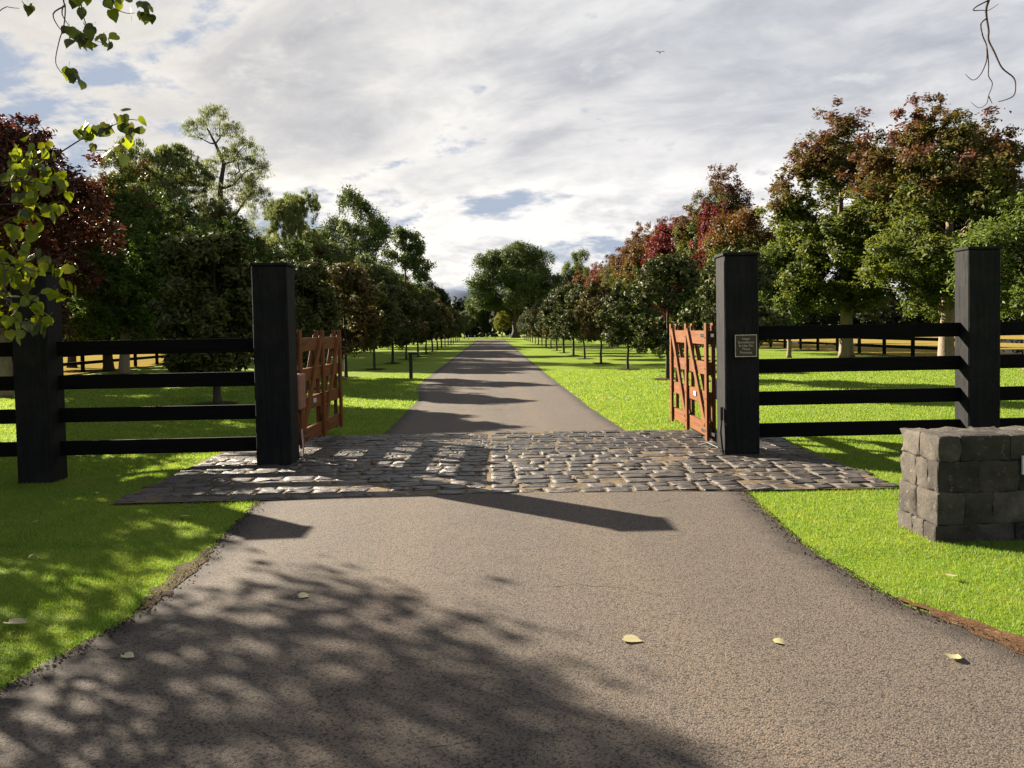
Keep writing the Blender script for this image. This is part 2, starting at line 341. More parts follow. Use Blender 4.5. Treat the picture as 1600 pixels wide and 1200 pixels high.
# ------------------------------------------------------------------ ground, road, cobbles
def dip(x, y):
    """the lawn falls away a little to the left of the paving"""
    a = np.clip((-3.75 - x)/1.6, 0, 1); a = a*a*(3-2*a)
    b = np.clip((y - 11.)/5., 0, 1); return -.14*a*(1-b*b*(3-2*b))
def grid_sheet(name, xs, ys, zf, mat, kind='structure', parent=None):
    X, Y = np.meshgrid(xs, ys); Z = zf(X, Y); V = np.stack([X, Y, Z], -1).reshape(-1, 3); nx = len(xs)
    i = (np.arange(len(ys)-1)[:, None]*nx + np.arange(nx-1)[None]).ravel()
    F = np.stack([i, i+1, i+nx+1, i+nx], 1)
    o = link(name, mesh_np(name, V, F, mat, smooth=True), parent); tag(o, kind=kind); return o
xs = np.concatenate([[-3000, -800, -200, -60, -30, -18], np.arange(-12, 12.01, .4), [18, 30, 60, 200, 800, 3000]])
ys = np.concatenate([[-300, -60, -20, -8], np.arange(-4, 16.01, .5), [20, 28, 40, 60, 90, 140, 250, 800, 4000]])
lawn = grid_sheet('lawn', xs, ys, dip, M['lawn'])
def poly_interp(pts, y): p = np.array(pts); return np.interp(y, p[:, 0], p[:, 1])
LEFT = [(-6, -3.0), (-1, -2.7), (3.6, -2.26), (4.4, -2.08), (5.4, -2.07), (7.4, -2.24), (7.9, -2.3), (12.0, -1.70), (18.2, -1.72), (19.6, -1.82), (21.2, -2.05), (23.7, -2.2), (118, -2.15)]
RIGHT = [(-6, 3.9), (-1, 3.3), (3.68, 2.56), (4.4, 2.28), (5.64, 2.22), (7.4, 2.39), (7.9, 2.42), (12.0, 2.04), (15.3, 1.95), (26, 1.90), (118, 1.92)]
def road(name, ya, yb, step, z=.008):
    Y = np.arange(ya, yb+.001, step); nu = 25; V = []; A = []
    jl = np.convolve(rng.normal(0, 1, len(Y)+4), np.ones(2)/2, 'same')[:len(Y)]*.024*min(1, .12/step+.3)
    jr = np.convolve(rng.normal(0, 1, len(Y)+4), np.ones(2)/2, 'same')[:len(Y)]*.024*min(1, .12/step+.3)
    for k, y in enumerate(Y):
        a = poly_interp(LEFT, y)+jl[k]; b = poly_interp(RIGHT, y)+jr[k]
        for i in range(nu):
            u = i/(nu-1); V.append((a+(b-a)*u, y, z + .012*(1-(2*u-1)**6)*math.sin(math.pi*.5))); A.append(u)
    n = len(Y); i = (np.arange(n-1)[:, None]*nu + np.arange(nu-1)[None]).ravel()
    F = np.stack([i, i+1, i+nu+1, i+nu], 1)
    return tag(link(name, mesh_np(name, V, F, M['asphalt'], {'across': ('POINT', A)}, True)), kind='structure')
def near_edge(x): return 7.52 - .03*max(x, 0) + .05*math.exp(-x*x*2)
def far_edge(x): return 12.08 - .08*max(x, 0)
road('driveway', -6, 7.62, .08); 
road('avenue_road', 11.95, 118, .25)
mb = MB(); mb.add([(-12, 117.5, .016), (19, 117.5, .016), (19, 121.5, .016), (-12, 121.5, .016)], [(0, 1, 2, 3)])
tag(mb.build('cross_path', M['gravel']), kind='structure')
# paddocks of dry grass beyond the post and rail fences
for nm, a, b in (('dry_paddock', -400, -17.6), ('dry_paddock', 18.6, 400)):
    mb = MB(); x = 13 if a > 0 else 22
    y0 = 8
    mb.add([(a, y0, .03), (b, y0, .03), (b, 150, .03), (a, 150, .03)], [(0, 1, 2, 3)])
    o = mb.build(nm, M['dry']); tag(o, kind='structure')
# far paddock strips lie level with the lawn; the left lawn dips, so lift the left one just clear of it
# paving bed
mb = MB(); xs_ = np.linspace(-3.63, 3.86, 40); vs = []
for x in xs_:
    vs += [(x, near_edge(x)-.01, .021), (x+(.1 if x > 3.8 else 0), far_edge(x)+.02, .021)]
mb.add(vs, [(2*i, 2*i+2, 2*i+3, 2*i+1) for i in range(39)])
bed = mb.build('cobble_paving', M['mortar']); tag(bed, kind='structure')
def rough_block(sx, sy, h, r, rnd=.012, top=.02):
    """irregular stone: outline of 12 points, chamfered shoulder and an uneven top; unit-free, centred"""
    n = 12; out = []
    for k in range(n):
        a = 2*math.pi*(k+.5)/n; c, s = math.cos(a), math.sin(a); p = .22
        x = sx/2*math.copysign(abs(c)**p, c); y = sy/2*math.copysign(abs(s)**p, s)
        out.append((x+r.normal(0, rnd), y+r.normal(0, rnd*.9)))
    V = [(x, y, -.01) for x, y in out]; V += [(x, y, h*.45+r.normal(0, .003)) for x, y in out]
    V += [(x*.985, y*.975, h*.95+r.normal(0, .0035)) for x, y in out]; V += [(x*.6+r.normal(0, .01), y*.6+r.normal(0, .01), h+r.normal(0, .0022)) for x, y in out]
    V.append((0, 0, h+r.normal(0, .004)))
    F = []
    for lv in range(3):
        for k in range(n): q = lv*n; F.append((q+k, q+(k+1) % n, q+n+(k+1) % n, q+n+k))
    q = 3*n; F += [(q+k, q+(k+1) % n, 4*n) for k in range(n)]
    return V, F
stones = []
row = 0; y = 0.
nrows = 20
for r_ in range(nrows):
    x = -3.6 + (random.uniform(-.12, .02) if r_ % 2 else random.uniform(-.04, .04)); right = 3.84 + .006*r_
    while x < right-.10:
        wdt = random.choice([.19, .22, .25, .27, .29, .32, .36])*random.uniform(.92, 1.08)
        if x < -.06 < x+wdt+.06: wdt = max(.12, -.07-x)                                # the straight joint down the middle
        if x+wdt > right+.1: wdt = right+.05-x
        if wdt < .09: x = -.035 if x < 0 else right; continue
        cx = x+wdt/2; ya, yb = near_edge(cx), far_edge(cx); dy = (yb-ya)/nrows
        stones.append((cx, ya+dy*(r_+.5)+random.gauss(0, .008), wdt-.018, dy-.020)); x += wdt+.004
        if -.09 < x < -.03: x = -.045
protos = []
for k in range(26):
    V, F = rough_block(1, 1, 1, np.random.default_rng(100+k), 0, 0)
protos = {}
def cob_mesh(w_, d_, k):
    key = (round(w_/.05), k)
    if key not in protos:
        V, F = rough_block(key[0]*.05, .235, .014, np.random.default_rng(hash(key) % 9999), .008)
        b = MB().add(V, F); me = b.mesh('cobble', M['cobble'], False)
        me.polygons.foreach_set('use_smooth', [len(f.vertices) == 3 or i >= 24 for i, f in enumerate(me.polygons)]); protos[key] = me
    return protos[key]
stones.sort(key=lambda s: s[1]); rest = MB()
for i, (cx, cy, w_, d_) in enumerate(stones):
    key = max(1, round(w_/.05)); sx = w_/(key*.05); sy = d_/.24; rz = random.gauss(0, .025); zz = .013+random.gauss(0, .003)
    me = cob_mesh(w_, d_, random.randrange(5))
    if i < 300:
        o = link('cobble', me, bed, (cx, cy, zz)); o.scale = (sx, sy, 1); o.rotation_euler = (random.gauss(0, .009), random.gauss(0, .009), rz + (math.pi if random.random() < .5 else 0))
    else:
        mt = Matrix.Translation((cx, cy, zz)) @ Matrix.Rotation(rz, 4, 'Z') @ Matrix.Diagonal((sx, sy, 1, 1))
        rest.add([mt @ v.co for v in me.vertices], [list(p.vertices) for p in me.polygons])
o = rest.build('cobble', M['cobble'], bed); tag(o, kind='stuff')
# bare soil along the asphalt edge
def blob_sheet(name, pts, z, mat, parent=None, jit=.03):
    out = []; n = len(pts)
    for i in range(n):
        a, b = Vector(pts[i]), Vector(pts[(i+1) % n])
        for k in range(6): p = a.lerp(b, k/6); out.append((p.x+random.gauss(0, jit), p.y+random.gauss(0, jit), z))
    mb = MB(); mb.add(out, [tuple(range(len(out)))]); o = mb.build(name, mat, parent); tag(o, kind='structure'); return o
blob_sheet('bare_soil', [(2.30, 4.45), (2.33, 4.3), (2.41, 3.9), (2.53, 3.4), (2.70, 2.8), (2.95, 2.4), (2.98, 3.0), (2.74, 3.6), (2.56, 4.0), (2.42, 4.3)], .0135, M['soil'], jit=.015)
blob_sheet('bare_soil', [(-2.11, 6.0), (-2.04, 5.6), (-2.02, 5.0), (-2.03, 4.6), (-2.09, 4.6), (-2.13, 4.9), (-2.17, 5.3), (-2.15, 5.8)], .0135, M['mulch'], jit=.02)

# ------------------------------------------------------------------ grass blades
def in_road(x, y, pad):
    l = poly_interp(LEFT, y)-pad; r = poly_interp(RIGHT, y)+pad
    a = (x > l) & (x < r)
    b = (x > -3.60-pad*.5) & (x < 3.82+(y-7.5)*.02+pad) & (y > 7.48-pad) & (y < 12.1-.07*np.clip(x, 0, 9)+pad)
    return a | b
def blades(n, x0, x1, y0, y1, w, h, pad=-.025, ex=None):
    x = rng.uniform(x0, x1, n); y = rng.uniform(y0, y1, n)
    k = ~in_road(x, y, pad)
    k &= ~((x > 3.22) & (y > 5.6) & (y < 6.08))
    patchy = np.sin(x*2.1+np.sin(y*1.7)*1.3)*np.sin(y*2.4+x*.7)                     # thin, worn turf by the left edge
    worn = (x < -1.9) & (x > -3.5) & (y > 4.3) & (y < 6.0) & (rng.random(n) < .2+.3*(patchy > .1))
    worn |= (x > 2.2) & (x < np.interp(y, [2.4, 3.0, 3.6, 4.0, 4.3, 4.45, 4.5], [2.95, 2.98, 2.74, 2.56, 2.42, 2.30, 2.0])+rng.normal(0, .03, n)) & (y < 4.5) & (rng.random(n) < .95)
    k &= ~worn
    x, y = x[k], y[k]; n = len(x); z = dip(x, y)
    a = rng.uniform(0, 2*np.pi, n); hh = h*rng.uniform(.5, 1.35, n)*(1+.25*np.sin(x*3.1)*np.sin(y*2.7+x)); ww = w*rng.uniform(.6, 1.3, n)
    lean = hh*rng.uniform(.1, 1.0, n); b = rng.uniform(0, 2*np.pi, n)
    V = np.empty((n, 3, 3), np.float32)
    V[:, 0] = np.stack([x-np.cos(a)*ww/2, y-np.sin(a)*ww/2, z-.004], 1)
    V[:, 1] = np.stack([x+np.cos(a)*ww/2, y+np.sin(a)*ww/2, z-.004], 1)
    V[:, 2] = np.stack([x+np.cos(b)*lean, y+np.sin(b)*lean, z+hh], 1)
    return V.reshape(-1, 3), rng.random(n)
def grass(name, specs):
    Vs, rs = zip(*[blades(*s) for s in specs]); V = np.concatenate(Vs); r = np.concatenate(rs)
    F = np.arange(len(V), dtype=np.int32).reshape(-1, 3)
    o = link(name, mesh_np(name, V, F, M['blade'], {'rnd': ('FACE', r)})); tag(o, kind='stuff'); return o
grass('mown_grass', [(150000, -4.8, -1.9, 3.0, 6.2, .0045, .019), (130000, -7.2, -1.9, 6.2, 10., .006, .021),
                     (90000, 2.0, 4.6, 2.6, 5.6, .0045, .018), (90000, 2.0, 6.2, 5.2, 8.2, .0055, .020), (90000, 3.4, 8.5, 8.2, 11.6, .0075, .022),
                     (150000, -13, -1.6, 10., 16., .011, .03), (130000, 1.8, 13, 11.6, 17, .011, .03),
                     (140000, -18, -1.6, 16., 28., .018, .034), (140000, 1.8, 20, 17, 30, .018, .034)])

# crumbs of asphalt, soil and dead grass lying along the edges of the drive, grit on its surface
def crumbs(name, n, mat, f, s0, s1):
    V, F = [], []
    for i in range(n):
        x, y, z = f(); s = random.uniform(s0, s1); o = len(V)
        for dx, dy, dz in ((-1, -.6, -.3), (1, -.5, -.3), (.1, 1, -.3), (.1, 0, .8)): V.append((x+dx*s*random.uniform(.5, 1.1), y+dy*s*random.uniform(.5, 1.1), z+dz*s*random.uniform(.6, 1)))
        F += [(o, o+1, o+3), (o+1, o+2, o+3), (o+2, o, o+3)]
    tag(link(name, mesh_np(name, V, F, mat)), kind='stuff')
def edge_pt():
    y = random.uniform(2.4, 7.45); sd = random.random() < .5; x = (poly_interp(LEFT, y)+abs(random.gauss(0, .06))-.02) if sd else (poly_interp(RIGHT, y)-abs(random.gauss(0, .06))+.02)
    return x, y, .014
crumbs('edge_litter', 2600, M['mulch'], edge_pt, .003, .010)
crumbs('edge_litter', 500, M['gravel'], edge_pt, .003, .008)
def joint_pt(): x = random.uniform(-3.6, 3.8); return x, random.uniform(near_edge(x), far_edge(x)), .024
crumbs('paving_grit', 2500, M['gravel'], joint_pt, .003, .007)

# ------------------------------------------------------------------ gateway fences
RAILS = [(1.375, 1.548), (.965, 1.138), (.563, .737), (.165, .340)]
def wood_post(parent, x, y, z0, h, w=.42, dp=None):
    dp = dp or w
    p = MB().box(-w/2, w/2, -dp/2, dp/2, 0, h-z0-.035, .012).build('post', M['post'], parent, (x, y, z0), False)
    c = MB().box(-w/2-.016, w/2+.016, -dp/2-.016, dp/2+.016, 0, .034, .006).build('cap', M['post'], p, (0, 0, h-z0-.035))
    return p
def rail_run(parent, x0, x1, y, dz=0., t=.05):
    for a, b in RAILS:
        mb = MB().box(-(x1-x0)/2, (x1-x0)/2, -t/2, t/2, a-b, 0, .005)
        o = mb.build('rail', M['rail'], parent, ((x0+x1)/2, y, b+dz)); o.rotation_euler[1] = random.gauss(0, .0008)
fl = empty('post_and_rail_fence', (-4.0, 9.7, 0))
tag(fl, 'black timber fence with thick capped posts on the left side of the cobbled entrance', 'fence', 'entrance fences')
inv = Matrix.Translation((4.0, -9.7, 0))
wood_post(fl, 1.365, -.005, .02, 2.44, .42, .39); wood_post(fl, -1.46, -.04, -.15, 2.40, .42, .33); wood_post(fl, -4.1, .0, -.15, 2.40, .43)
rail_run(fl, -1.29, 1.155, .0); rail_run(fl, -3.885, -1.71, .0); rail_run(fl, -7, -4.315, .0)
fr = empty('post_and_rail_fence', (4.5, 9.7, 0))
tag(fr, 'black timber fence with thick capped posts on the right side of the cobbled entrance', 'fence', 'entrance fences')
wood_post(fr, -1.475, -.035, .02, 2.47, .42, .36); wood_post(fr, 1.525, -.04, -.02, 2.50, .40, .30); wood_post(fr, 4.5, 0, -.02, 2.48, .43)
rail_run(fr, -1.265, 1.325, .0, .03); rail_run(fr, 1.725, 4.285, .0, .03); rail_run(fr, 4.715, 7.2, .0, .03)

# ------------------------------------------------------------------ timber gates, opened away along the drive
def make_gate(side):
    """hinge end at the origin, gate runs along +Y; side = +1 right gate, -1 left gate"""
    root = empty('timber_gate', (0, 0, 0))
    Lg = 2.3; st = [.05, 1.2, Lg-.05]
    t = .035
    for yy in st:
        for sx in (-1, 1):
            MB().box(sx*.0425-t/2+ (0), sx*.0425+t/2, -.055, .055, 0, 1.53, .003).build('upright', M['gate_z'], root, (0, yy, .10))
    for a, b in ((1.25, 1.43), (.85, 1.02), (.46, .63), (.04, .22)):
        o = MB().box(-.023, .023, -1.14, 1.14, a-b, 0, .003).build('rail', M['gate_y'], root, (0, 1.15, b+.10))
    for k in (0, 1):
        ya, yb = st[k], st[k+1]                          # foot toward the hinge, head toward the latch
        for sx in (-1, 1):
            p0 = Vector((0, ya+.075, .20)); p1 = Vector((0, yb-.075, 1.44)); ln = (p1-p0).length; an = math.atan2(p1.z-p0.z, p1.y-p0.y)
            o = MB().box(-t/2, t/2, -ln/2, ln/2, -.05, .05, .003).build('brace', M['gate_y'], root, (sx*.0425*1.0+sx*.001, (ya+yb)/2, .92))
            o.rotation_euler[0] = an
    MB().box(-.006, .006, -.07, .07, -.03, .03, .002).build('tag_plate', M['greybox'], root, (-side*.031, .75, .66))
    for z in (1.47, .20):
        h = MB(); h.box(-.028-.004, .028+.004, .0, .42, -.022, .022, .002); h.tube([(0, -.02, -.06), (0, -.02, .06)], .022, 8); h.box(-.01, .01, -.20, -.01, -.02, .02)
        h.build('hinge', M['metal'], root, (0, 0, z))
    for sx in (-1, 1):
        b = MB()
        for yy in st:
            for z in (1.44, 1.035, .645, .23):
                for q in (-.025, .025): b.tube([(sx*.060, yy+q, z), (sx*.064, yy+q, z)], .008, 6)
        tag(b.build('bolt_heads', M['metal'], root), kind='stuff')
    b = MB().tube([(0, Lg+.02, .75), (0, Lg+.02, 1.35)], .012, 6).tube([(0, Lg+.02, 1.33), (-side*.08, Lg+.02, 1.36), (-side*.12, Lg+.02, 1.34)], .01, 6)
    b.build('drop_bolt', M['metal'], root)
    return root
gr_ = make_gate(1); gr_.location = (2.82, 10.12, 0); gr_.rotation_euler[2] = R(-1.2)
tag(gr_, 'open reddish timber gate leaf at the right gatepost, its braces lit orange by the sun', 'gate', 'entrance gate leaves')
gl_ = make_gate(-1); gl_.location = (-2.53, 10.25, 0); gl_.rotation_euler[2] = R(-2.4)
tag(gl_, 'open brown timber gate leaf at the left gatepost, in shade', 'gate', 'entrance gate leaves')
# gate motors and their cables
gm = empty('gate_motor', (-2.58, 9.98, 0)); tag(gm, 'brown gate motor housing behind the left gatepost', 'gate motor')
MB().box(-.10, .16, .0, .32, .62, 1.08, .02).build('housing', M['brownbox'], gm); MB().box(-.02, .06, .1, .2, .03, .62).build('pedestal', M['metal'], gm)
MB().tube([(.20, -.12, .40), (.215, -.13, .2), (.205, -.13, .03)], .009, 6).build('cable', M['galv'], gm)
gm = empty('gate_motor', (3.02, 10.0, 0)); tag(gm, 'pale grey gate motor housing behind the right gatepost', 'gate motor')
MB().box(-.14, .12, .0, .30, .64, .90, .02).build('housing', M['greybox'], gm); MB().box(-.05, .03, .1, .2, .03, .64).build('pedestal', M['metal'], gm)
cb = MB().tube([(-.235, -.45, .60), (-.235, -.45, .44)], .022, 8).tube([(-.235, -.45, .46), (-.25, -.46, .3), (-.24, -.47, .15), (-.225, -.47, .03)], .014, 8)
cb.build('cable', M['metal'], gm)
cb = MB().tube([(-.225, -.47, .08), (-.27, -.42, .10), (-.34, -.2, .13), (-.40, .02, .07)], .006, 6); cb.build('loose_wire', M['metal'], gm)
# plaque
pq = empty('surveillance_plaque', (3.065, 9.475-.012, 1.345))
tag(pq, 'small square bronze video surveillance plaque on the front of the right gatepost', 'plaque')
W_ = .125
MB().box(-W_, W_, -.003, .006, -W_, W_, .001).build('plate', M['plaque'], pq)
fb = MB(); fb.box(-W_-.008, W_+.008, -.008, .004, W_, W_+.009); fb.box(-W_-.008, W_+.008, -.008, .004, -W_-.009, -W_); fb.box(-W_-.008, -W_, -.0075, .0035, -W_, W_); fb.box(W_, W_+.008, -.0075, .0035, -W_, W_)
fb.build('frame', M['brass'], pq)
dg = None
def lettering(txt, size, loc, parent, mat, name='lettering'):
    cu = bpy.data.curves.new(name, 'FONT'); cu.body = txt; cu.size = size; cu.align_x = 'CENTER'; cu.align_y = 'CENTER'; cu.extrude = .0012
    t = bpy.data.objects.new('tmp', cu); COL.objects.link(t); bpy.context.view_layer.update()
    me = bpy.data.meshes.new_from_object(t.evaluated_get(bpy.context.evaluated_depsgraph_get())); bpy.data.objects.remove(t)
    me.materials.clear(); me.materials.append(mat); o = link(name, me, parent, loc); o.rotation_euler[0] = math.pi/2; return o
for k, tx in enumerate(['Video', 'Surveillance', 'In Use On', 'These', 'Premises']):
    lettering(tx, .041, (0, -.0045, .082-.041*k), pq, M['brass'])

# ------------------------------------------------------------------ stone wall
def wall_block(parent, x0, x1, y0, y1, z0, z1, amp=.011, seed=0, mat=None):
    r = np.random.default_rng(seed); bm = bmesh.new(); bmesh.ops.create_cube(bm, size=1)
    bmesh.ops.subdivide_edges(bm, edges=bm.edges[:], cuts=5, use_grid_fill=True)
    for v in bm.verts: v.co = [math.copysign((abs(k)*2)**.45/2, k) for k in v.co]
    sx, sy, sz = x1-x0, y1-y0, z1-z0; q = .5
    ph = r.uniform(0, 6, 6)
    for v in bm.verts:
        c = v.co.copy()*2
        ed = sum(1 for k in c if abs(k) > .99)
        sh = 1 - .012*(ed-1)**1.5/max(.1, 1) if ed > 1 else 1
        n = math.sin(c.x*3+ph[0])*math.sin(c.y*4+ph[1])*math.sin(c.z*3.4+ph[2])+.6*math.sin(c.x*7+ph[3]+c.z*5)*math.sin(c.z*6+ph[4]+c.y*5)
        d = Vector((c.x/sx, c.y/sy, c.z/sz)).normalized()*(amp*n + r.normal(0, amp*.28))
        rr = .004*(ed-1) if ed > 1 else 0
        v.co = (v.co.x*(sx+.004)-math.copysign(rr if abs(c.x) > .99 else 0, c.x)+d.x, v.co.y*(sy+.002)-math.copysign(rr if abs(c.y) > .99 else 0, c.y)+d.y, v.co.z*(sz+.003)-math.copysign(rr if abs(c.z) > .99 else 0, c.z)+d.z)
    me = bpy.data.meshes.new('stone'); bm.to_mesh(me); bm.free(); me.polygons.foreach_set('use_smooth', [True]*len(me.polygons))
    me.materials.append(M['wallstone']); me.set_sharp_from_angle(angle=R(38))
    return link('stone', me, parent, ((x0+x1)/2, (y0+y1)/2, (z0+z1)/2))
sw = empty('stone_wall', (4.8, 5.84, 0)); tag(sw, 'low wall of rough grey bluestone blocks on the right lawn before the fence', 'wall')
Xa, Xb, Ya, Yb = 3.20-4.8, 6.6-4.8, 5.585-5.84, 6.10-5.84
MB().box(Xa+.025, Xb-.025, Ya+.025, Yb-.025, -.05, .745).build('mortar_core', M['wallmortar'], sw)
zs = [(-.03, .125, 0), (.125, .36, 1), (.36, .585, 2), (.585, .775, 3)]
cutsF = {3: [0, .165, .53, .74, 1.05, 1.33, 1.7], 2: [0, .30, .60, .90, 1.2, 1.52], 1: [0, .185, .405, .72, 1.02, 1.36, 1.66], 0: [0, .27, .56, .84, 1.2, 1.5]}
ends = {3: [0, .25, .515], 2: [0, .15, .30, .515], 1: [0, .27, .515], 0: [0, .15, .31, .515]}
sd = 0
for z0, z1, ci in zs:
    xc = list(cutsF[ci])
    while xc[-1] < 3.3: xc.append(xc[-1]+random.uniform(.26, .36))
    out = -.028 if ci == 0 else (-.012 if ci == 1 else 0)
    for i in range(len(xc)-1):
        sd += 1; x0 = Xa+xc[i]+(out if i == 0 else 0); x1 = min(Xb, Xa+xc[i+1])
        if x1-x0 < .05: continue
        e = ends[ci]; dz = random.uniform(-.012, .014) if ci == 3 else 0
        wall_block(sw, x0, x1, Ya+out*.5+random.uniform(-.008, .008), Ya+e[1], z0, z1+dz, .009, sd)
        for j in range(1, len(e)-1):
            if i > 0 and j < len(e)-2 : pass
            sd += 1; wall_block(sw, x0, x1, Ya+e[j], Ya+e[j+1]+(0 if j < len(e)-2 else -out*.5), z0, z1+(random.uniform(-.02, .02) if ci == 3 else 0), .013, sd)
pl = empty('wall_sign', (4.0, 5.56, .53)); tag(pl, 'white plate fixed to the front of the stone wall at the right edge', 'sign')
MB().box(-.20, .20, -.012, .012, -.045, .09, .003).build('plate', M['white'], pl)
for s_ in (-1, 1): MB().tube([(s_*.17, -.012, .07), (s_*.17, -.016, .07)], .008, 8).build('screw', M['galv'], pl)

# ------------------------------------------------------------------ paddock fences either side
def paddock_fence(x, label, ya, yb, side):
    root = empty('paddock_fence', (x, 40, 0)); tag(root, label, 'fence', 'paddock fences')
    pm = MB().box(-.065, .065, -.065, .065, -.1, 1.32, .008).mesh('post', M['blackwood_z'])
    rm = MB().box(-.02, .02, -1.3, 1.3, -.07, .07, .004).mesh('rail', M['blackwood_z'])
    yy = ya
    while yy < yb:
        link('post', pm, root, (0, yy-40, 0))
        for z in (1.2, .82, .44): link('rail', rm, root, (-side*.086, yy-40+1.3, z))
        yy += 2.6
    return root
paddock_fence(-18.2, 'black three-rail paddock fence beyond the trees on the left of the drive', 17.4, 96, -1)
paddock_fence(19.0, 'black three-rail paddock fence beyond the trees on the right of the drive', 17.0, 96, 1)

# ------------------------------------------------------------------ small furniture
pl_ = empty('path_light', (-2.70, 26.3, 0)); tag(pl_, 'black bollard light with a sideways head on the left lawn edge', 'bollard light')
MB().box(-.055, .055, -.055, .055, 0, .80, .006).build('stem', M['metal'], pl_)
hd = MB().box(-.07, .24, -.07, .07, .80, .875, .012).build('head', M['metal'], pl_)
MB().box(-.0, .2, -.045, .045, .79, .799).build('lens', M['greybox'], hd)
bn = empty('garden_bench', (-.13, 136, 0)); tag(bn, 'dark timber bench facing down the avenue at the far end of the drive', 'bench')
for s in (-1, 1):
    MB().box(s*.72-.05, s*.72+.05, -.28, -.18, 0, .66).build('leg', M['metal'], bn); MB().box(s*.72-.05, s*.72+.05, .2, .3, 0, .98).build('leg', M['metal'], bn)
    MB().box(s*.72-.05, s*.72+.05, -.30, .22, .66, .72).build('armrest', M['metal'], bn)
for k in range(4): MB().box(-.67, .67, -.26+k*.115, -.17+k*.115, .42, .46).build('seat_slat', M['metal'], bn)
for k in range(3): MB().box(-.67, .67, .2, .24, .56+k*.14, .66+k*.14).build('back_slat', M['metal'], bn)
for (x, y, lb) in ((-3.65, 124.6, 'short white marker post, leftmost of the four at the end of the drive'), (-2.61, 123.2, 'short white marker post just left of the end of the drive, nearer the bench'),
                   (3.06, 131, 'short white marker post left of the big tree trunk'), (5.0, 131, 'short white marker post right of the big tree trunk')):
    mp = empty('marker_post', (x, y, 0)); tag(mp, lb, 'post', 'white marker posts')
    MB().tube([(0, 0, 0), (0, 0, .72)], .05, 8).build('shaft', M['white'], mp); MB().tube([(0, 0, .72), (0, 0, .76)], [.055, .02], 8).build('cap', M['white'], mp)
# a small bird high over the avenue
bd = empty('bird', (13.1, 60, 22.2)); tag(bd, 'tiny dark bird flying high above the right hand trees', 'bird')
MB().tube([(0, -.18, 0), (0, -.1, .01), (0, 0, .02), (0, .12, .01), (0, .2, 0), (0, .3, 0)], [.01, .045, .05, .03, .02, .03], 8).build('body', M['metal'], bd, smooth=True)
for s in (-1, 1): MB().add([(s*.02, -.08, .02), (s*.2, -.1, .09), (s*.42, 0, .05), (s*.2, .03, .085), (s*.02, .06, .02), (s*.2, -.05, .1)], [(0, 1, 5), (1, 2, 5), (2, 3, 5), (3, 4, 5), (4, 0, 5)]).build('wing', M['metal'], bd)

# ------------------------------------------------------------------ trees
def unit(a): return a/np.maximum(np.linalg.norm(a, axis=1, keepdims=True), 1e-6)
def leaf_quads(P, Nrm, size, asp, r, droop=0., jit=.35):
    """one bent diamond per leaf; P (n,3) positions, Nrm outward directions"""
    n = len(P); nr = unit(Nrm + r.normal(0, 1, (n, 3))*.8)
    t = unit(r.normal(0, 1, (n, 3)) + np.array([0, 0, -droop])); t = unit(t - nr*np.sum(t*nr, 1, keepdims=True)*(1 if droop < 1 else 0)); b = unit(np.cross(nr, t))
    s = (size*r.uniform(1-jit, 1+jit, n))[:, None]
    V = np.empty((n, 4, 3), np.float32)
    V[:, 0] = P - t*s*.5; V[:, 1] = P + b*s*asp*.5 + nr*s*.10; V[:, 2] = P + t*s*.5 - nr*s*.08; V[:, 3] = P - b*s*asp*.5 + nr*s*.10
    return V.reshape(-1, 3)
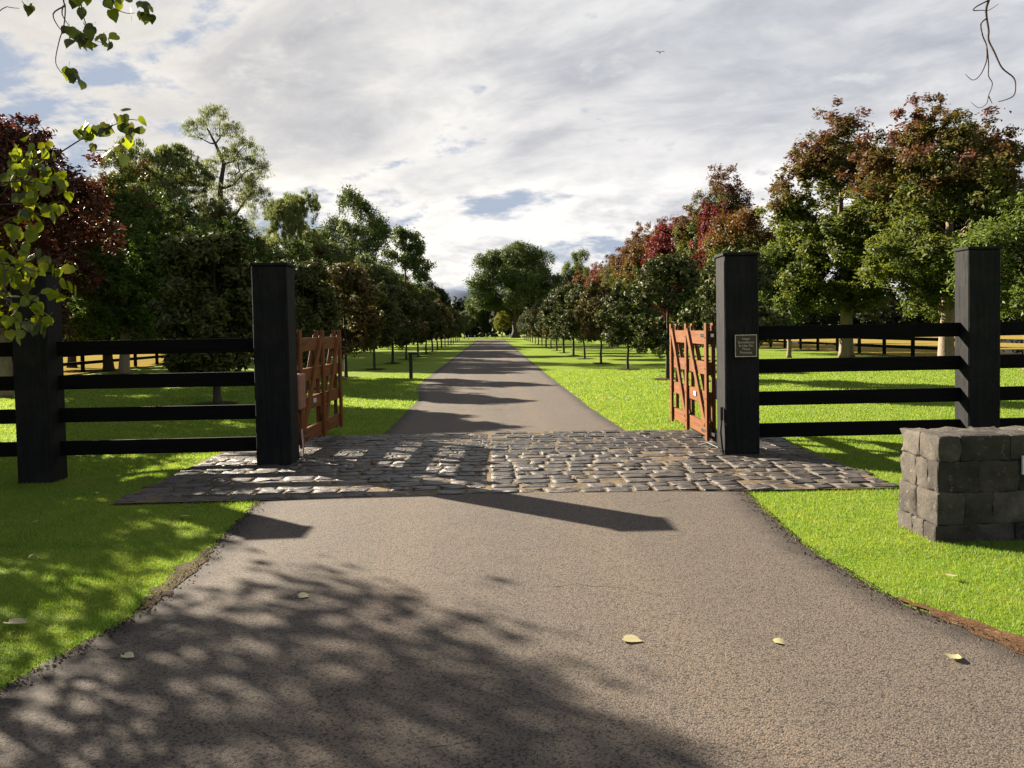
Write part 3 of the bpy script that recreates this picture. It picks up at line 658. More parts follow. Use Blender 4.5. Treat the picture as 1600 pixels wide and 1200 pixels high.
def crown(seed, z0, z1, Rr, n, leaf, K=40, prof=None, sub=.30, twigs=26, asp=.55, droop=0., strands=0, skew=(0, 0), fill=.25, blobs=None, spiky=0, lobes=0., tight=.19):
    r = np.random.default_rng(seed); prof = prof or (lambda t: math.sin(math.pi*min(1, max(0, .12+t*.86)))**.6)
    C = []; tries = 0; ph0, ph1 = r.uniform(0, 6.28, 2)
    while len(C) < K and tries < 9000:
        tries += 1; t = r.uniform(0, 1); rad = Rr*prof(t)*math.sqrt(r.uniform(fill, 1)); a = r.uniform(0, 2*np.pi)
        if r.random() > prof(t)+.15: continue
        p = np.array([rad*math.cos(a)*.86+skew[0]*t, rad*math.sin(a)*.86+skew[1]*t, z0+(z1-z0)*(.06+.86*t)])
        if lobes:
            w_ = .5+.5*math.sin(3*a+ph0)*math.cos(2*a+ph1); p[2] = z0+(p[2]-z0)*(1-lobes*w_*(p[2]-z0)/(z1-z0)); q_ = 1-lobes*.6*(.5+.5*math.sin(4*a+ph1+5*t)); p[:2] *= q_
        if all(np.linalg.norm(p-q[0]) > sub*Rr*.55 for q in C) or tries > 3000: C.append((p, sub*Rr*r.uniform(.7, 1.25)))
    if blobs: C += [(np.array(b[:3], float), b[3]) for b in blobs]
    vol = np.array([c[1]**2 for c in C]); cnt = (n*vol/vol.sum()).astype(int)
    Ps, Ns = [], []; ctr = np.array([0, 0, (z0+z1)/2])
    for (c, rb), m in zip(C, cnt):
        tw = max(6, int(twigs*(rb/(sub*Rr)))); D = unit(r.normal(0, 1, (tw, 3)) + unit((c-ctr)[None])*.35 + np.array([0, 0, .25]))
        T = c + D*rb*r.uniform(.45, 1.05, (tw, 1))*np.array([1, 1, .8])
        if spiky: T[:, 2] += np.abs(r.normal(0, spiky*rb, tw))
        idx = r.integers(0, tw, m)
        if strands:
            u = r.uniform(0, 1, m)**.8; P = T[idx] + np.stack([r.normal(0, .11, m), r.normal(0, .11, m), -u*strands*rb*(.4+.9*((idx*37) % 11)/11)], 1) + D[idx]*(.12*rb)
        else:
            P = T[idx] + r.normal(0, 1, (m, 3))*rb*tight
        Ps.append(P); Ns.append(D[idx]*.8+np.array([0, 0, .4]))
    P = np.concatenate(Ps); N_ = np.concatenate(Ns)
    P[:, 2] = np.maximum(P[:, 2], z0*(.55 if z0 < 4 else .95)+r.normal(0, .25, len(P))*(z0 >= 4))
    V = leaf_quads(P, N_, leaf, asp, r, droop)
    F = np.arange(len(V), dtype=np.int32).reshape(-1, 4)
    hg = np.clip((P[:, 2]-z0)/(z1-z0)*.8 + .25*np.linalg.norm(P[:, :2], axis=1)/Rr - .05, 0, 1)
    return V, F, r.random(len(P)), hg, C
def limbs(seed, C, h_trunk, r0, top, n=16, fork=.35, lean=(0, 0), sides=8, wig=.12):
    """a tapered trunk and limbs reaching for the clumps"""
    r = np.random.default_rng(seed+50); mb = MB(); m = 9; T = []
    for i in range(m):
        t = i/(m-1); z = top*t; T.append((lean[0]*t+r.normal(0, wig*.25)*(t > .1), lean[1]*t+r.normal(0, wig*.25)*(t > .1), z))
    rad = [r0*(1.35 if i == 0 else 1.05 if i == 1 else 1)*(1-.80*(i/(m-1))) for i in range(m)]
    T.insert(1, (T[0][0], T[0][1], r0*1.2)); rad.insert(1, r0*1.08)
    mb.tube(T, rad, sides)
    Cs = sorted(C, key=lambda c: -c[1]); Cs = Cs[:n] if len(Cs) > n else Cs
    for c, rb in Cs:
        z = max(h_trunk, min(top*.95, c[2]-np.linalg.norm(c[:2])*r.uniform(.6, 1.2))); k = z/top
        s = Vector((lean[0]*k, lean[1]*k, z)); e = Vector(c); md = s.lerp(e, .5)+Vector((r.normal(0, wig), r.normal(0, wig), -abs(r.normal(0, wig))+.1*(e-s).length))
        q = r0*(1-.72*k)*fork*r.uniform(.8, 1.2)
        p1 = s.lerp(md, .5)+Vector((0, 0, .04*(e-s).length))
        mb.tube([s, p1, md, md.lerp(e, .55)+Vector((r.normal(0, wig*.5), r.normal(0, wig*.5), 0)), e], [q, q*.8, q*.6, q*.38, q*.15], 5, False)
        for _ in range(3):
            dd = Vector(r.normal(0, 1, 3)).normalized()*rb*.8; b0 = md.lerp(e, r.uniform(.3, .9)); mb.tube([b0, b0+dd*.5+Vector((0, 0, .05)), b0+dd+Vector((0, 0, .1*rb))], [q*.3, q*.2, q*.07], 4, False)
    return mb
class Kind:
    def __init__(s, name, seed, z0, z1, Rr, n, leaf, mat, bark, r0, trunk_top=.8, h_branch=None, nl=16, lkw=None, **kw):
        V, F, rn, hg, C = crown(seed, z0, z1, Rr, n, leaf, **kw)
        s.crown = mesh_np('crown', V, F, mat, {'rnd': ('FACE', rn), 'hgt': ('FACE', hg)})
        s.trunk = limbs(seed, C, h_branch or z0*.9, r0, z1*trunk_top, nl, **(lkw or {})).mesh('trunk', bark, True)
        s.name = name; s.h = z1
def tree(kind, x, y, h, label, cat='tree', group=None, wid=1., leafmat=None, name=None, rz=None, z=None, bark=None):
    s = h/kind.h; root = empty(name or kind.name, (x, y, float(dip(np.array(x), y)) if z is None else z), random.uniform(0, 6.28) if rz is None else rz)
    tag(root, label, cat, group)
    root.rotation_euler[0], root.rotation_euler[1] = random.gauss(0, .018), random.gauss(0, .018)
    for me in (kind.trunk, kind.crown):
        o = link(me.name.split('.')[0], me, root); o.scale = (s*wid, s*wid, s)
        if me is kind.crown and leafmat: o.material_slots[0].link = 'OBJECT'; o.material_slots[0].material = leafmat
        if me is kind.trunk and bark: o.material_slots[0].link = 'OBJECT'; o.material_slots[0].material = bark
    return root
ORD = ['first', 'second', 'third', 'fourth', 'fifth', 'sixth', 'seventh', 'eighth', 'ninth', 'tenth', 'eleventh', 'twelfth', 'thirteenth', 'fourteenth', 'fifteenth', 'sixteenth', 'seventeenth', 'eighteenth', 'nineteenth', 'twentieth']
oval = lambda t: math.sin(math.pi*min(1, .10+t*.86))**.55
vase = lambda t: max(.05, min(1, .45+1.1*t))*max(0., 1-t**4.5)**.5
egg = lambda t: max(.0, math.sin(math.pi*min(1, .16+.84*t))**.7)
dome = lambda t: max(.0, 1-(t*.97)**2.6)**.5*(.72+.28*min(1, t*3))
mags = [Kind('magnolia_tree', 10+k, .85, 4.0, 1.15, 17000, .135, L['magnolia'], M['bark_dark'], .055, .85, nl=14, lobes=.18, tight=.16, K=34, prof=egg, sub=.33, twigs=22, asp=.42, lkw=dict(wig=.05)) for k in range(3)]
magn = Kind('magnolia_tree', 14, .62, 4.6, 1.08, 30000, .135, L['magnolia'], M['bark_dark'], .075, .85, nl=14, K=44, prof=egg, sub=.33, twigs=24, asp=.42, lkw=dict(wig=.05))
ashA = [Kind('ash_tree', 20+k, 1.7, 10.6, 3.1, 78000, .15, L['ash_right'], M['bark_ash'], .23, .8, 2.0, 22, K=64, prof=oval, sub=.25, twigs=22, asp=.42, spiky=.8, fill=.10, lobes=.30, tight=.14) for k in range(3)]
ashS = Kind('ash_tree', 24, 1.6, 7., 2.1, 26000, .15, L['ash_green'], M['bark_ash'], .12, .8, 1.7, 18, K=34, prof=oval, sub=.31, twigs=28, asp=.42)
claret = Kind('claret_ash_tree', 27, 1.4, 9., 2.3, 46000, .15, L['claret'], M['bark_dark'], .14, .85, 1.7, 18, K=42, prof=oval, sub=.27, twigs=22, asp=.42, spiky=.9, lobes=.35, tight=.15)
pepper = Kind('pepper_tree', 30, 2.2, 13., 4.6, 150000, .17, L['pepper'], M['bark_dark'], .32, .75, 2.4, 20, K=52, prof=dome, sub=.26, twigs=46, asp=.26, lobes=.25, droop=3., strands=.38, lkw=dict(wig=.35))
gum = [Kind('eucalypt_tree', 40+k, 3.4, 15., 5.6, 42000, .30, L['gum'], M['bark_gum'], .42, .7, 3.2, 22, K=44, prof=lambda t: dome(t)*.95, sub=.24, twigs=26, asp=.38, droop=.6, fill=.35, lkw=dict(wig=.4)) for k in range(2)]
tallgum = Kind('eucalypt_tree', 44, 3.0, 12., 2.1, 13000, .28, L['gum'], M['bark_gum'], .20, .9, 3.4, 16, K=20, prof=egg, sub=.42, twigs=22, asp=.4, droop=.5)
bushy = Kind('broadleaf_tree', 48, 1.2, 8., 3.1, 24000, .24, L['olive'], M['bark_dark'], .2, .75, 1.5, 16, lobes=.3, K=36, prof=dome, sub=.28, twigs=24, asp=.45)

# --- avenue of magnolias
MAGR = [(5.62, 18.3, 3.9), (5.24, 23.5, 3.85), (5.03, 29.2, 3.75), (4.80, 34.7, 3.9), (4.72, 40.1, 4.1), (4.69, 45.4, 4.0), (4.6, 50.4, 4.1)] + [(4.6, 50.4+5.5*k, 3.9+.12*((k*3) % 5)) for k in range(1, 12)]
for i, (x, y, h) in enumerate(MAGR):
    tree(mags[(i*5+i//3) % 3], x, y, h*random.uniform(.88, 1.1), f'glossy magnolia, {ORD[i]} from the gate in the row along the right of the drive', 'magnolia', 'magnolias lining the right of the drive',
         wid=random.uniform(.90, 1.14)*(1.06 if i < 9 else 1.), leafmat=L['magnolia_bronze'] if i in (3, 7, 10, 11) else None)
MAGL = [(-6.28, 18.15, 4.55), (-5.2, 22.3, 4.2), (-5.05, 27.4, 4.1), (-4.93, 33.2, 4.1), (-4.9, 39.1, 4.2), (-4.71, 43.6, 4.1), (-4.55, 48.8, 4.1)] + [(-4.5, 48.8+5.5*k, 3.9+.12*((k*2) % 5)) for k in range(1, 12)]
for i, (x, y, h) in enumerate(MAGL):
    tree(magn if i < 2 else mags[(i*7+i//3) % 3], x, y, h*random.uniform(.92, 1.08), f'glossy magnolia, {ORD[i]} from the gate in the row along the left of the drive', 'magnolia', 'magnolias lining the left of the drive',
         wid=random.uniform(.92, 1.14)*(1.08), leafmat=L['magnolia_bronze'] if i in (2, 5, 8, 11) else None)
for i, (x, y, h) in enumerate(MAGR[:9]+MAGL[:9]):
    blob_sheet('soil_ring', [(x+.5*math.cos(a), y+.5*math.sin(a)) for a in np.linspace(0, 2*np.pi, 7)[:-1]], float(dip(np.array(x), y))+.035+.0, M['mulch'], None, .04)
# --- ashes on the right
AR = [(16.1, 35.5, 10.8, 1.3, 0, 'ash_right', 'big ash with claret top and green skirts, left of the two tall ones'),
      (16.9, 29.0, 9.9, 1.25, 1, 'ash_right', 'big ash with the tallest claret top, behind the far right fence post'),
      (19.3, 31.5, 9.2, 1.1, 2, 'ash_right', 'dusky claret topped ash behind and right of the far right fence post')]
for x, y, h, wd, k, mt, lb in AR: tree(ashA[k], x, y, h, lb, 'ash tree', 'turning ash trees on the right', wid=wd, leafmat=L[mt])
tree(ashS, 16.7, 24.2, 5.9, 'bright green young ash cut by the right edge of the photo', 'ash tree', wid=1.2, leafmat=L['ash_green'])
tree(ashS, 14.0, 36.9, 6.6, 'slender green ash with a thin pale trunk, right of the plaque post', 'ash tree', leafmat=L['ash_green'], wid=.9)
tree(ashS, 13.4, 41.0, 8.0, 'rusty orange topped ash just above the right gatepost', 'ash tree', leafmat=L['ash_mixed'], wid=.95)
tree(claret, 13.2, 44.5, 9.0, 'slim crimson claret ash standing above the open right gate', 'ash tree', wid=.8, leafmat=L['claret'])
for i, (x, y, h, mt) in enumerate([(14.6, 50., 11.0, 'ash_right'), (13.6, 57, 10.4, 'claret'), (13.4, 63, 9.8, 'ash_mixed'), (13.4, 70, 10.2, 'ash_mixed'), (13.2, 79, 9.4, 'ash_right'), (13.2, 88, 9.0, 'claret'), (13.2, 98, 9.2, 'ash_mixed'), (13.0, 109, 9.2, 'gum')]):
    tree(ashA[i % 3] if mt != 'claret' else claret, x, y, h, f'turning ash, {ORD[i]} along in the tall row behind the right hand magnolias', 'ash tree', 'tall row behind the right magnolias', wid=1.05 if mt != 'claret' else 1.1,
         leafmat=L[mt] if mt != 'gum' else L['ash_mixed'])
# --- left hand side
tree(claret, -13.13, 21.6, 8.3, 'dark claret ash at the left edge, behind the poplar leaves', 'ash tree', wid=1.25, leafmat=L['claret_dark'], bark=M['bark_ash'])
tree(claret, -17.2, 29., 9.3, 'dark claret ash between the edge claret and the green ash on the left', 'ash tree', wid=1.2, leafmat=L['claret_dark'])
tree(ashA[0], -15.06, 32.7, 8.6, 'dark green ash with a pale forked trunk behind the left fence', 'ash tree', wid=1.1, leafmat=L['ash_left'])
tree(ashA[2], -14.2, 42., 8.4, 'dark green ash behind the nearest left magnolia', 'ash tree', wid=1.1, leafmat=L['ash_left'])
tree(pepper, -20.0, 50, 14.2, 'wispy light green pepper tree on the left, widest of its kind', 'pepper tree', 'pepper trees', wid=1.0)
r_ = np.random.default_rng(3)
# the tall, thin-leaved pepper tree whose bare limbs show against the sky
bl = [(0, 0, 15.6, 1.0), (-1.3, .3, 15.0, .8), (1.0, -.3, 14.6, .9), (1.9, .2, 13.6, 1.0), (.8, 0, 13.0, .9), (2.3, -.2, 12.2, 1.1), (-.3, .3, 12.6, .7), (1.4, .3, 11.2, 1.3), (-.6, 0, 10.6, 1.2), (2.4, 0, 10.2, 1.2), (0, 0, 9., 1.6), (1.6, .3, 8., 1.6), (-1.5, 0, 8.2, 1.5), (.3, .8, 6.6, 1.8)]
V, F, rn, hg, C = crown(71, 3, 16.5, 2.6, 60000, .13, K=0, sub=.4, twigs=70, asp=.22, droop=3., strands=.4, blobs=bl)
root = empty('pepper_tree', (-17.6, 52, 0)); tag(root, 'tallest pepper tree, bare limbs in its thin airy top against the sky', 'pepper tree', 'pepper trees')
link('crown', mesh_np('crown', V, F, L['pepper'], {'rnd': ('FACE', rn), 'hgt': ('FACE', hg)}), root)
lm = MB(); lm.tube([(0, 0, 0), (.1, 0, 3), (-.1, .1, 6), (.3, 0, 9), (.2, 0, 11), (.5, 0, 12.6), (0, 0, 13.9), (-.5, 0, 14.9)], [.34, .28, .24, .2, .17, .13, .09, .05], 8)
for a, b, q in [((.2, 0, 11), (2.3, 0, 12.4), .10), ((.5, 0, 12.6), (1.9, 0, 13.8), .08), ((0, 0, 13.9), (.5, 0, 15.8), .06), ((0, 0, 13.9), (-1.5, .2, 14.8), .06), ((.3, 0, 9), (2.5, 0, 10.9), .12), ((.3, 0, 9), (-1.6, 0, 10.2), .1),
                ((-.1, .1, 6), (2, 0, 8.6), .14), ((-.1, .1, 6), (-2, 0, 8.2), .13), ((1.2, 0, 11.9), (1.6, 0, 13.2), .06), ((1.6, 0, 10.3), (2.7, 0, 11.8), .06)]:
    a, b = Vector(a), Vector(b); m1 = a.lerp(b, .35)+Vector((.15, 0, -.25)); m2 = a.lerp(b, .7)+Vector((-.1, .1, -.12))
    lm.tube([a, m1, m2, b], [q, q*.75, q*.5, q*.2], 6, False)
    for _ in range(4):
        s_ = m1.lerp(b, r_.uniform(0, 1)); dd = Vector((r_.normal(0, .5), r_.normal(0, .3), r_.uniform(.1, .8))); lm.tube([s_, s_+dd*.5+Vector((.1, 0, 0)), s_+dd], [q*.3, q*.2, q*.08], 4, False)
link('trunk', lm.mesh('trunk', M['bark_dark'], True), root)
tree(pepper, -15.3, 60, 13.2, 'pepper tree with a thin feathery top, right of the tallest one', 'pepper tree', 'pepper trees', wid=.72)
tree(bushy, -21.5, 41, 9.0, 'dark bushy tree in the gap between the claret and the pepper trees', 'tree', wid=.9, leafmat=L['ash_left'])
tree(bushy, -13.2, 52, 8.0, 'dark bushy tree under the right side of the pepper trees', 'tree', wid=.95, leafmat=L['gum'])
tree(bushy, -13.4, 64, 10.2, 'grey green bushy tree left of the tall eucalypt', 'tree', wid=.85, leafmat=L['olive'])
tree(gum[0], -14.2, 83, 16.0, 'large eucalypt with a domed crown above the left magnolias', 'eucalypt', wid=.78)
tree(bushy, -10.6, 72, 9.0, 'grey green bushy tree in front of the large left eucalypt', 'tree', wid=.9, leafmat=L['olive'])
tree(tallgum, -9.6, 90, 13.6, 'narrow eucalypt standing taller than its neighbours near the end of the left row', 'eucalypt', wid=1.0)
tree(bushy, -10.5, 92, 8.6, 'olive green bushy tree under the narrow eucalypt', 'tree', wid=.9, leafmat=L['gum_pale'])
tree(bushy, -9.2, 108, 8.6, 'bushy tree at the far end of the left row', 'tree', wid=.95, leafmat=L['gum'])
tree(bushy, -13.0, 118, 10.5, 'dark rounded tree between the narrow eucalypt and the distant hill', 'tree', wid=.8, leafmat=L['gum'])
tree(bushy, -9.0, 128, 10.0, 'rounded dark tree left of the gap with the distant hill', 'tree', wid=.8, leafmat=L['wood'])
tree(bushy, -17.5, 36.5, 8.2, 'dark bushy tree filling in behind the pale forked trunk', 'tree', wid=1.05, leafmat=L['ash_left'])
tree(bushy, -22.5, 33.0, 7.6, 'dark bushy tree beyond the paddock fence at the left', 'tree', wid=1.1, leafmat=L['ash_left'])
tree(bushy, -17.0, 46, 9.6, 'broad dark tree in front of the widest pepper tree', 'tree', wid=.95, leafmat=L['gum'])
tree(bushy, -11.8, 58, 8.2, 'dark tree behind the sixth left magnolia', 'tree', wid=.95, leafmat=L['ash_left'])
# --- trees at the head of the drive
big = Kind('eucalypt_tree', 60, 4.6, 16.6, 7.9, 100000, .32, L['gum'], M['bark_dark'], .62, .62, 2.6, 30, K=110, prof=lambda t: max(0., 1-(abs(t-.34)/.67)**2.3)**.5, sub=.19, twigs=26, asp=.4, droop=.4, fill=.08, lkw=dict(wig=.5, fork=.55))
tree(big, 4.2, 139, 16.6, 'great spreading eucalypt with a thick dark trunk at the head of the drive', 'eucalypt', rz=1.0, wid=1.08)
tree(gum[1], -2.0, 163, 13.0, 'paler eucalypt behind and left of the great one', 'eucalypt', wid=.80, leafmat=L['gum_pale'])
tree(gum[0], 18.6, 172, 18.2, 'pale eucalypt behind the right hand rows, right of the great one', 'eucalypt', wid=.66, leafmat=L['gum_pale'], rz=2.)
tree(gum[1], 15.2, 160, 13.8, 'dark eucalypt between the great one and the pale one on the right', 'eucalypt', wid=.5, leafmat=L['conifer'])
tree(pepper, -.8, 160, 6.8, 'dark weeping tree behind the bench', 'weeping tree', wid=.7, leafmat=L['conifer'])
tree(ashS, 2.0, 147, 5.4, 'small yellowing tree left of the great trunk', 'tree', wid=1.0, leafmat=L['yellow'])
tree(ashS, -4.9, 142, 5.2, 'pale feathery shrub left of the bench', 'shrub', wid=1.3, leafmat=L['olive'])
tree(ashS, -8.2, 146, 5.0, 'russet shrub at the far end of the left row', 'shrub', wid=1.3, leafmat=L['reddish'])
tree(bushy, 12.4, 148, 9.0, 'dark bushy tree behind the end of the right magnolia row', 'tree', wid=.9, leafmat=L['wood'])
# --- one far wood closing the view
pts = []
for k in range(230):
    a = -1.62+3.24*k/229; rad = 178 + r_.normal(0, 8); x, y = math.sin(a)*rad, math.cos(a)*rad-10; hh = r_.uniform(5.5, 8.5)
    pts.append((x, y, hh))
Ps, Ns = [], []
for x, y, hh in pts:
    m_ = 330; D = unit(r_.normal(0, 1, (m_, 3))); P = np.array([x, y, hh*.52]) + D*np.array([3.6, 2.4, hh*.5])*r_.uniform(.6, 1.05, (m_, 1)); P[:, 2] = np.maximum(P[:, 2], .15); Ps.append(P); Ns.append(D)
P = np.concatenate(Ps); Vq = leaf_quads(P, np.concatenate(Ns), 1.15, .8, r_)
Fq = np.arange(len(Vq), dtype=np.int32).reshape(-1, 4)
tag(link('far_woodland', mesh_np('far_woodland', Vq, Fq, L['wood'], {'rnd': ('FACE', r_.random(len(P))), 'hgt': ('FACE', np.zeros(len(P)))})), kind='stuff')
hx = np.linspace(-500, 500, 60); hy = np.linspace(760, 1200, 24)
def hz(X, Y): return 54*np.exp(-((X+46)/90)**2-((Y-960)/110)**2)+34*np.exp(-((X+300)/160)**2-((Y-980)/120)**2)+30*np.exp(-((X-260)/170)**2-((Y-990)/120)**2)+4*np.sin(X*.05)*np.sin(Y*.04)-6
grid_sheet('far_hill', hx, hy, hz, M['hill'])

# --- poplars left of the drive: off the edge of the photo but for their hanging leaves; they shade the foreground
def poplar(loc, seed, label, h, Rr, z0, n, leaf=.10):
    V, F, rn, hg, C = crown(seed, z0, h, Rr, n, leaf, K=42, prof=oval, sub=.30, twigs=30, asp=.85, droop=.8, fill=.2)
    root = empty('poplar_tree', loc); tag(root, label, 'poplar', 'poplars left of the drive')
    link('crown', mesh_np('crown', V, F, L['poplar'], {'rnd': ('FACE', rn), 'hgt': ('FACE', hg)}), root)
    link('trunk', limbs(seed, C, z0*.9, .17, h*.85, 20).mesh('trunk', M['bark_ash'], True), root)
    return root
POP = Vector((-9.6, 9.6, -.14))
pop = poplar(POP, 81, 'poplar at the left edge whose heart-shaped leaves hang into the photo', 9.3, 2.5, 2.0, 15500)
poplar(Vector((-10.9, 12.9, 0)), 83, 'second poplar further back, outside the left edge, shading the lawn', 5.3, 2.5, .8, 20000, .14)
poplar(Vector((-7.6, 6.4, -.14)), 85, 'low young poplar outside the left edge, nearest the camera', 5.0, 2.0, 1.6, 9000)
# heart-shaped leaf, 14 points, folded along the midrib
def heart(seed):
    r = random.Random(seed); half = [(0, 0), (.20, -.10), (.42, .04), (.52, .28), (.44, .55), (.22, .80), (0, 1.08)]
    fold = r.uniform(.05, .4); curl = r.uniform(-.5, .5); tw_ = r.uniform(-.3, .3); V = []; F = []
    def pt(x, y): return (x, y+ .02*math.sin(9*x), fold*abs(x)+curl*(y-.4)**2+tw_*x*y)
    mid = [pt(0, 0), pt(0, .28), pt(0, .55), pt(0, .80), pt(0, 1.08)]
    V += mid
    for s in (1, -1): V += [pt(s*x, y) for x, y in half[1:6]]
    for s, o in ((0, 5), (1, 10)):
        fs = [(0, o, o+1), (0, o+1, o+2, 1), (1, o+2, o+3, 2), (2, o+3, o+4, 3), (3, o+4, 4)]
        F += [f if s == 0 else tuple(reversed(f)) for f in fs]
    V += [(-.012, -.5, .06), (.012, -.5, .06), (0, 0, 0.01)]; F.append((15, 16, 17))
    return V, F
HL = {}
for mk in ('poplar', 'poplar_dark', 'fallen'):
    for k in range(5):
        V, F = heart(k+3); me = MB().add(V, F).mesh('leaf', L[mk], True)
        a = me.attributes.new('rnd', 'FLOAT', 'FACE'); a.data.foreach_set('value', np.full(len(me.polygons), .12+.2*k, np.float32)); HL[mk, k] = me
STEMS=[
  [(-2.79, 4.6, 3.51), (-2.7, 4.6, 3.47), (-2.63, 4.6, 3.46)] ,
  [(-2.23, 4.3, 3.44), (-2.22, 4.3, 3.35), (-2.23, 4.3, 3.25), (-2.26, 4.3, 3.16), (-2.28, 4.3, 3.05), (-2.23, 4.3, 2.98), (-2.2, 4.3, 2.99)] ,
  [(-2.22, 4.3, 3.35), (-2.3, 4.33, 3.32), (-2.29, 4.37, 3.26), (-2.25, 4.4, 3.23)] ,
  [(-2.23, 4.3, 3.35), (-2.21, 4.25, 3.28), (-2.14, 4.2, 3.19)] ,
  [(-2.24, 4.5, 3.5), (-2.23, 4.5, 3.39), (-2.2, 4.5, 3.3), (-2.16, 4.5, 3.24), (-2.08, 4.5, 3.22)] ,
  [(-2.07, 4.4, 3.47), (-2.03, 4.4, 3.39), (-1.95, 4.4, 3.35), (-1.9, 4.4, 3.35)] ,
  [(-3.01, 4.7, 2.44), (-2.65, 4.67, 2.55), (-2.49, 4.63, 2.63), (-2.3, 4.6, 2.73), (-2.17, 4.57, 2.77), (-2.02, 4.53, 2.81), (-1.95, 4.5, 2.8)] ,
  [(-2.28, 4.6, 2.66), (-2.18, 4.6, 2.66), (-2.11, 4.6, 2.65)] ,
]
STEMS2=[
  [(-3.17, 4.8, 2.25), (-2.85, 4.72, 2.43), (-2.75, 4.65, 2.5), (-2.58, 4.58, 2.58), (-2.46, 4.5, 2.61)] ,
  [(-3.1, 4.7, 2.32), (-2.78, 4.6, 2.36), (-2.61, 4.5, 2.34), (-2.47, 4.4, 2.31)] ,
  [(-3.04, 4.6, 2.17), (-2.69, 4.53, 2.27), (-2.58, 4.47, 2.27), (-2.5, 4.4, 2.21)] ,
  [(-2.92, 4.5, 2.31), (-2.7, 4.45, 2.05), (-2.65, 4.4, 1.81), (-2.54, 4.35, 1.67), (-2.44, 4.3, 1.66)] ,
  [(-2.77, 4.4, 2.05), (-2.56, 4.37, 2.0), (-2.46, 4.33, 1.96), (-2.31, 4.3, 1.95)] ,
  [(-2.66, 4.4, 1.83), (-2.56, 4.38, 1.78), (-2.46, 4.35, 1.82), (-2.41, 4.33, 1.85), (-2.31, 4.3, 1.83)] ,
  [(-2.66, 4.5, 2.47), (-2.52, 4.5, 2.46), (-2.4, 4.5, 2.44)] ,
]
CL=[  # centre, spread, count
(-2.62,4.6,3.46,0.030,4),(-2.24,4.5,3.45,0.038,5),(-2.23,4.3,3.22,0.016,2),(-2.21,4.4,3.23,0.050,8),(-2.16,4.4,3.19,0.050,7),(-2.07,4.5,3.22,0.038,6),(-2.18,4.3,2.97,0.045,7),(-2.06,4.4,3.41,0.021,2),(-1.99,4.4,3.42,0.037,4),(-1.89,4.4,3.35,0.050,9),(-2.0,4.4,3.33,0.021,2),(-2.26,4.6,2.73,0.048,7),(-2.15,4.6,2.77,0.039,5),(-1.98,4.5,2.77,0.051,8),(-2.03,4.5,2.81,0.021,2),(-2.13,4.6,2.63,0.061,7),(-2.73,4.7,2.62,0.063,8),(-2.55,4.6,2.64,0.061,8),(-2.77,4.7,2.54,0.052,6),(-2.61,4.6,2.53,0.061,8),(-2.49,4.6,2.52,0.061,8),(-2.39,4.5,2.43,0.045,6),(-2.64,4.6,2.43,0.061,9),(-2.49,4.5,2.41,0.050,6),(-2.55,4.5,2.33,0.050,7),(-2.5,4.6,2.3,0.056,8),(-2.5,4.4,2.24,0.049,6),(-2.73,4.6,2.2,0.061,7),(-2.49,4.4,2.17,0.024,2),(-2.71,4.5,2.05,0.030,3),(-2.61,4.5,2.01,0.060,9),(-2.39,4.3,2.02,0.038,4),(-2.33,4.3,1.97,0.048,7),(-2.59,4.5,1.92,0.060,9),(-2.68,4.5,1.91,0.050,6),(-2.3,4.3,1.83,0.048,7),(-2.62,4.5,1.84,0.060,8),(-2.49,4.4,1.75,0.059,9),(-2.75,4.6,1.68,0.051,6),(-2.45,4.3,1.66,0.057,9),(-2.4,4.3,1.66,0.033,4),(-2.49,4.3,1.6,0.024,2),]
TW=[
  [(2.58, 4.0, 3.29), (2.54, 4.0, 3.19), (2.54, 4.0, 3.13), (2.55, 4.0, 3.07), (2.55, 4.0, 3.02), (2.58, 4.0, 2.96), (2.62, 4.0, 2.88), (2.68, 4.0, 2.83), (2.69, 4.0, 2.78), (2.68, 4.0, 2.74), (2.64, 4.0, 2.72), (2.6, 4.0, 2.71)] ,
  [(2.54, 4.0, 3.13), (2.51, 4.0, 3.1), (2.52, 4.0, 3.04), (2.54, 4.0, 2.99), (2.55, 4.0, 2.9), (2.55, 4.0, 2.84), (2.57, 4.0, 2.8), (2.55, 4.0, 2.74), (2.54, 4.0, 2.7), (2.5, 4.0, 2.68), (2.46, 4.0, 2.71)] ,
  [(2.54, 4.0, 2.99), (2.54, 4.0, 2.92), (2.51, 4.0, 2.85), (2.47, 4.0, 2.82), (2.43, 4.0, 2.85)] ,
  [(2.55, 4.0, 2.74), (2.57, 4.0, 2.7)] ,
  [(2.55, 4.0, 3.22), (2.49, 4.0, 3.19), (2.47, 4.0, 3.17), (2.51, 4.0, 3.17), (2.55, 4.0, 3.17), (2.6, 4.0, 3.2)] ,
]
def twig_run(parent, pts, r0, name='twig', n=5, mat='twig'):
    k = len(pts); pts = [Vector(p)-parent_off(parent) for p in pts]; fine_ = []
    for i in range(k-1):                                        # Catmull-Rom for soft bends
        p0, p1, p2, p3 = pts[max(0, i-1)], pts[i], pts[i+1], pts[min(k-1, i+2)]
        for j in range(4):
            t = j/4; fine_.append(.5*((2*p1)+(p2-p0)*t+(2*p0-5*p1+4*p2-p3)*t*t+(3*p1-p0-3*p2+p3)*t**3))
    fine_.append(pts[-1]); m_ = len(fine_)
    rad = [r0*(1-.7*i/(m_-1)) for i in range(m_)]
    return MB().tube(fine_, rad, n).build(name, M[mat], parent, smooth=True)
def parent_off(o):
    v = Vector((0, 0, 0))
    while o is not None: v += o.location; o = o.parent
    return v
UP1 = (-3.05, 5.0, 4.55); UP2 = (-3.5, 4.9, 2.5)
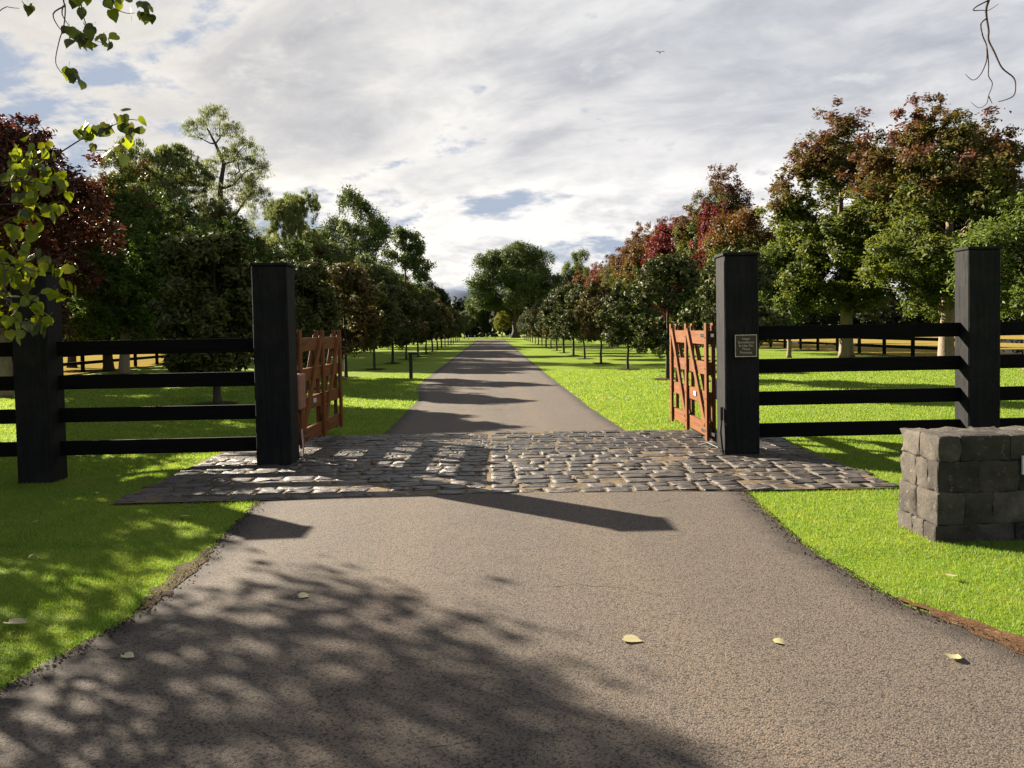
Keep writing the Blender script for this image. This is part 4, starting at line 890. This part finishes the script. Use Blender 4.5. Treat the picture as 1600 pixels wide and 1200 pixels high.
b1 = twig_run(pop, [POP+Vector((0, 0, 4.0)), (-8.2, 8.6, 4.7), (-6.2, 7.2, 5.1), (-4.4, 5.9, 5.0), UP1, (-2.2, 4.5, 4.25)], .05, 'branch', 8, 'bark_ash')
b2 = twig_run(pop, [POP+Vector((0, 0, 2.6)), (-7.6, 8.2, 3.0), (-5.4, 6.4, 3.0), (-4.2, 5.5, 2.8), UP2, (-3.2, 4.75, 2.2)], .045, 'branch', 8, 'bark_ash')
ups = [(-2.9, 4.9, 4.5), (-2.4, 4.6, 4.3), None, None, (-2.35, 4.6, 4.3), (-2.25, 4.52, 4.28), None, None]
for p, u_ in zip(STEMS, ups):
    pts = list(p)
    if u_: pts = [u_] + pts
    elif p is STEMS[6]: pts = [UP2] + pts
    twig_run(b1 if p is not STEMS[6] and p is not STEMS[7] else b2, pts, .0045 if p is not STEMS[6] else .006)
for p in STEMS2: twig_run(b2, [UP2 if p[0][2] > 2 else (-3.3, 4.8, 2.25)]+list(p), .0055)
rl = random.Random(5)
def hang(c, spread, n, bright, parent):
    for _ in range(n):
        o = link('leaf', HL['poplar' if rl.random() < bright else 'poplar_dark', rl.randrange(5)], parent)
        p = Vector(c)+Vector((rl.gauss(0, spread*.62), rl.gauss(0, .05), rl.gauss(0, spread*.62)))
        s = rl.uniform(.043, .070); o.scale = (s, s, s)
        o.rotation_euler = (R(-90)+rl.gauss(0, .55), rl.gauss(0, .45), rl.gauss(0, .9)); o.location = p-parent_off(parent)+Vector((0, 0, .03))
for i, (x, y, z, s, n_) in enumerate(CL): hang((x, y, z), max(s, .02), round(n_*1.1) if i < 16 else max(2, round(n_*1.10)), .45 if i < 16 else .85, b1 if i < 12 else b2)

# --- bare twigs hanging at the top right, from a tree standing right of the frame
tt = empty('bare_tree', (7.2, 2.0, 0)); tag(tt, 'bare tree right of the frame whose thin curling twigs hang at the top right', 'tree')
T0 = Vector((7.2, 2.0, 0)); up_ = TW[0][0]
twig_run(tt, [T0, T0+Vector((.05, .05, 1.6)), T0+Vector((-.1, .1, 3.2)), T0+Vector((.1, 0, 5.0)), T0+Vector((0, .1, 6.6))], .16, 'trunk', 10, 'bark_ash')
bb = twig_run(tt, [T0+Vector((-.08, .1, 3.4)), (6.0, 2.8, 4.6), (4.4, 3.4, 5.0), (3.2, 3.9, 4.7), (2.66, 4.0, 4.0), up_], .05, 'branch', 8, 'bark_dark')
for k in range(5):
    a = 1.2*k; twig_run(tt, [T0+Vector((0, 0, 3.8+.5*k)), T0+Vector((math.cos(a)*.9, math.sin(a)*.9, 4.8+.5*k)), T0+Vector((math.cos(a)*1.6, math.sin(a)*1.6, 5.1+.5*k))], .04, 'branch', 6, 'bark_dark')
for i, p in enumerate(TW): twig_run(bb, p, .0068 if i == 0 else .004, 'twig')

# --- fallen leaves, each a thing
FL = [(-2.65, 6.86, 'on the shaded grass beside the near left corner of the paving'), (-3.31, 5.77, 'on the left lawn, above the largest one'), (-2.69, 4.37, 'largest of all, cut by the left edge, on the grass'),
      (-1.84, 3.89, 'on the asphalt in the tree shadow, leftmost on the drive'), (-1.18, 4.71, 'on the asphalt just past the tip of the leafy shadow'), (.64, 3.93, 'on the sunny asphalt, the most central one'),
      (1.38, 3.85, 'on the sunny asphalt, between the central one and the rightmost'), (2.11, 3.58, 'on the sunny asphalt, rightmost on the drive'), (-3.92, 6.81, 'small, on the left lawn by the photo edge'), (-4.06, 8.09, 'small, on the lawn before the far left post'),
      (2.78, 4.75, 'on the sunlit right lawn below the stone wall')]
for i, (x, y, lb) in enumerate(FL):
    o = link('fallen_leaf', HL['fallen', i % 5]); onl = i in (0, 1, 2, 8, 9, 10)
    s = [.082, .08, .11, .06, .078, .09, .075, .072, .055, .055, .06][i]; o.scale = (s, s, s)
    o.location = (x, y, float(dip(np.array(x), y))+(.032 if onl else .026)); o.rotation_euler = (rl.gauss(0, .10), rl.gauss(0, .10), rl.uniform(0, 6.28))
    tag(o, 'pale cream fallen leaf '+lb, 'leaf', 'fallen leaves')
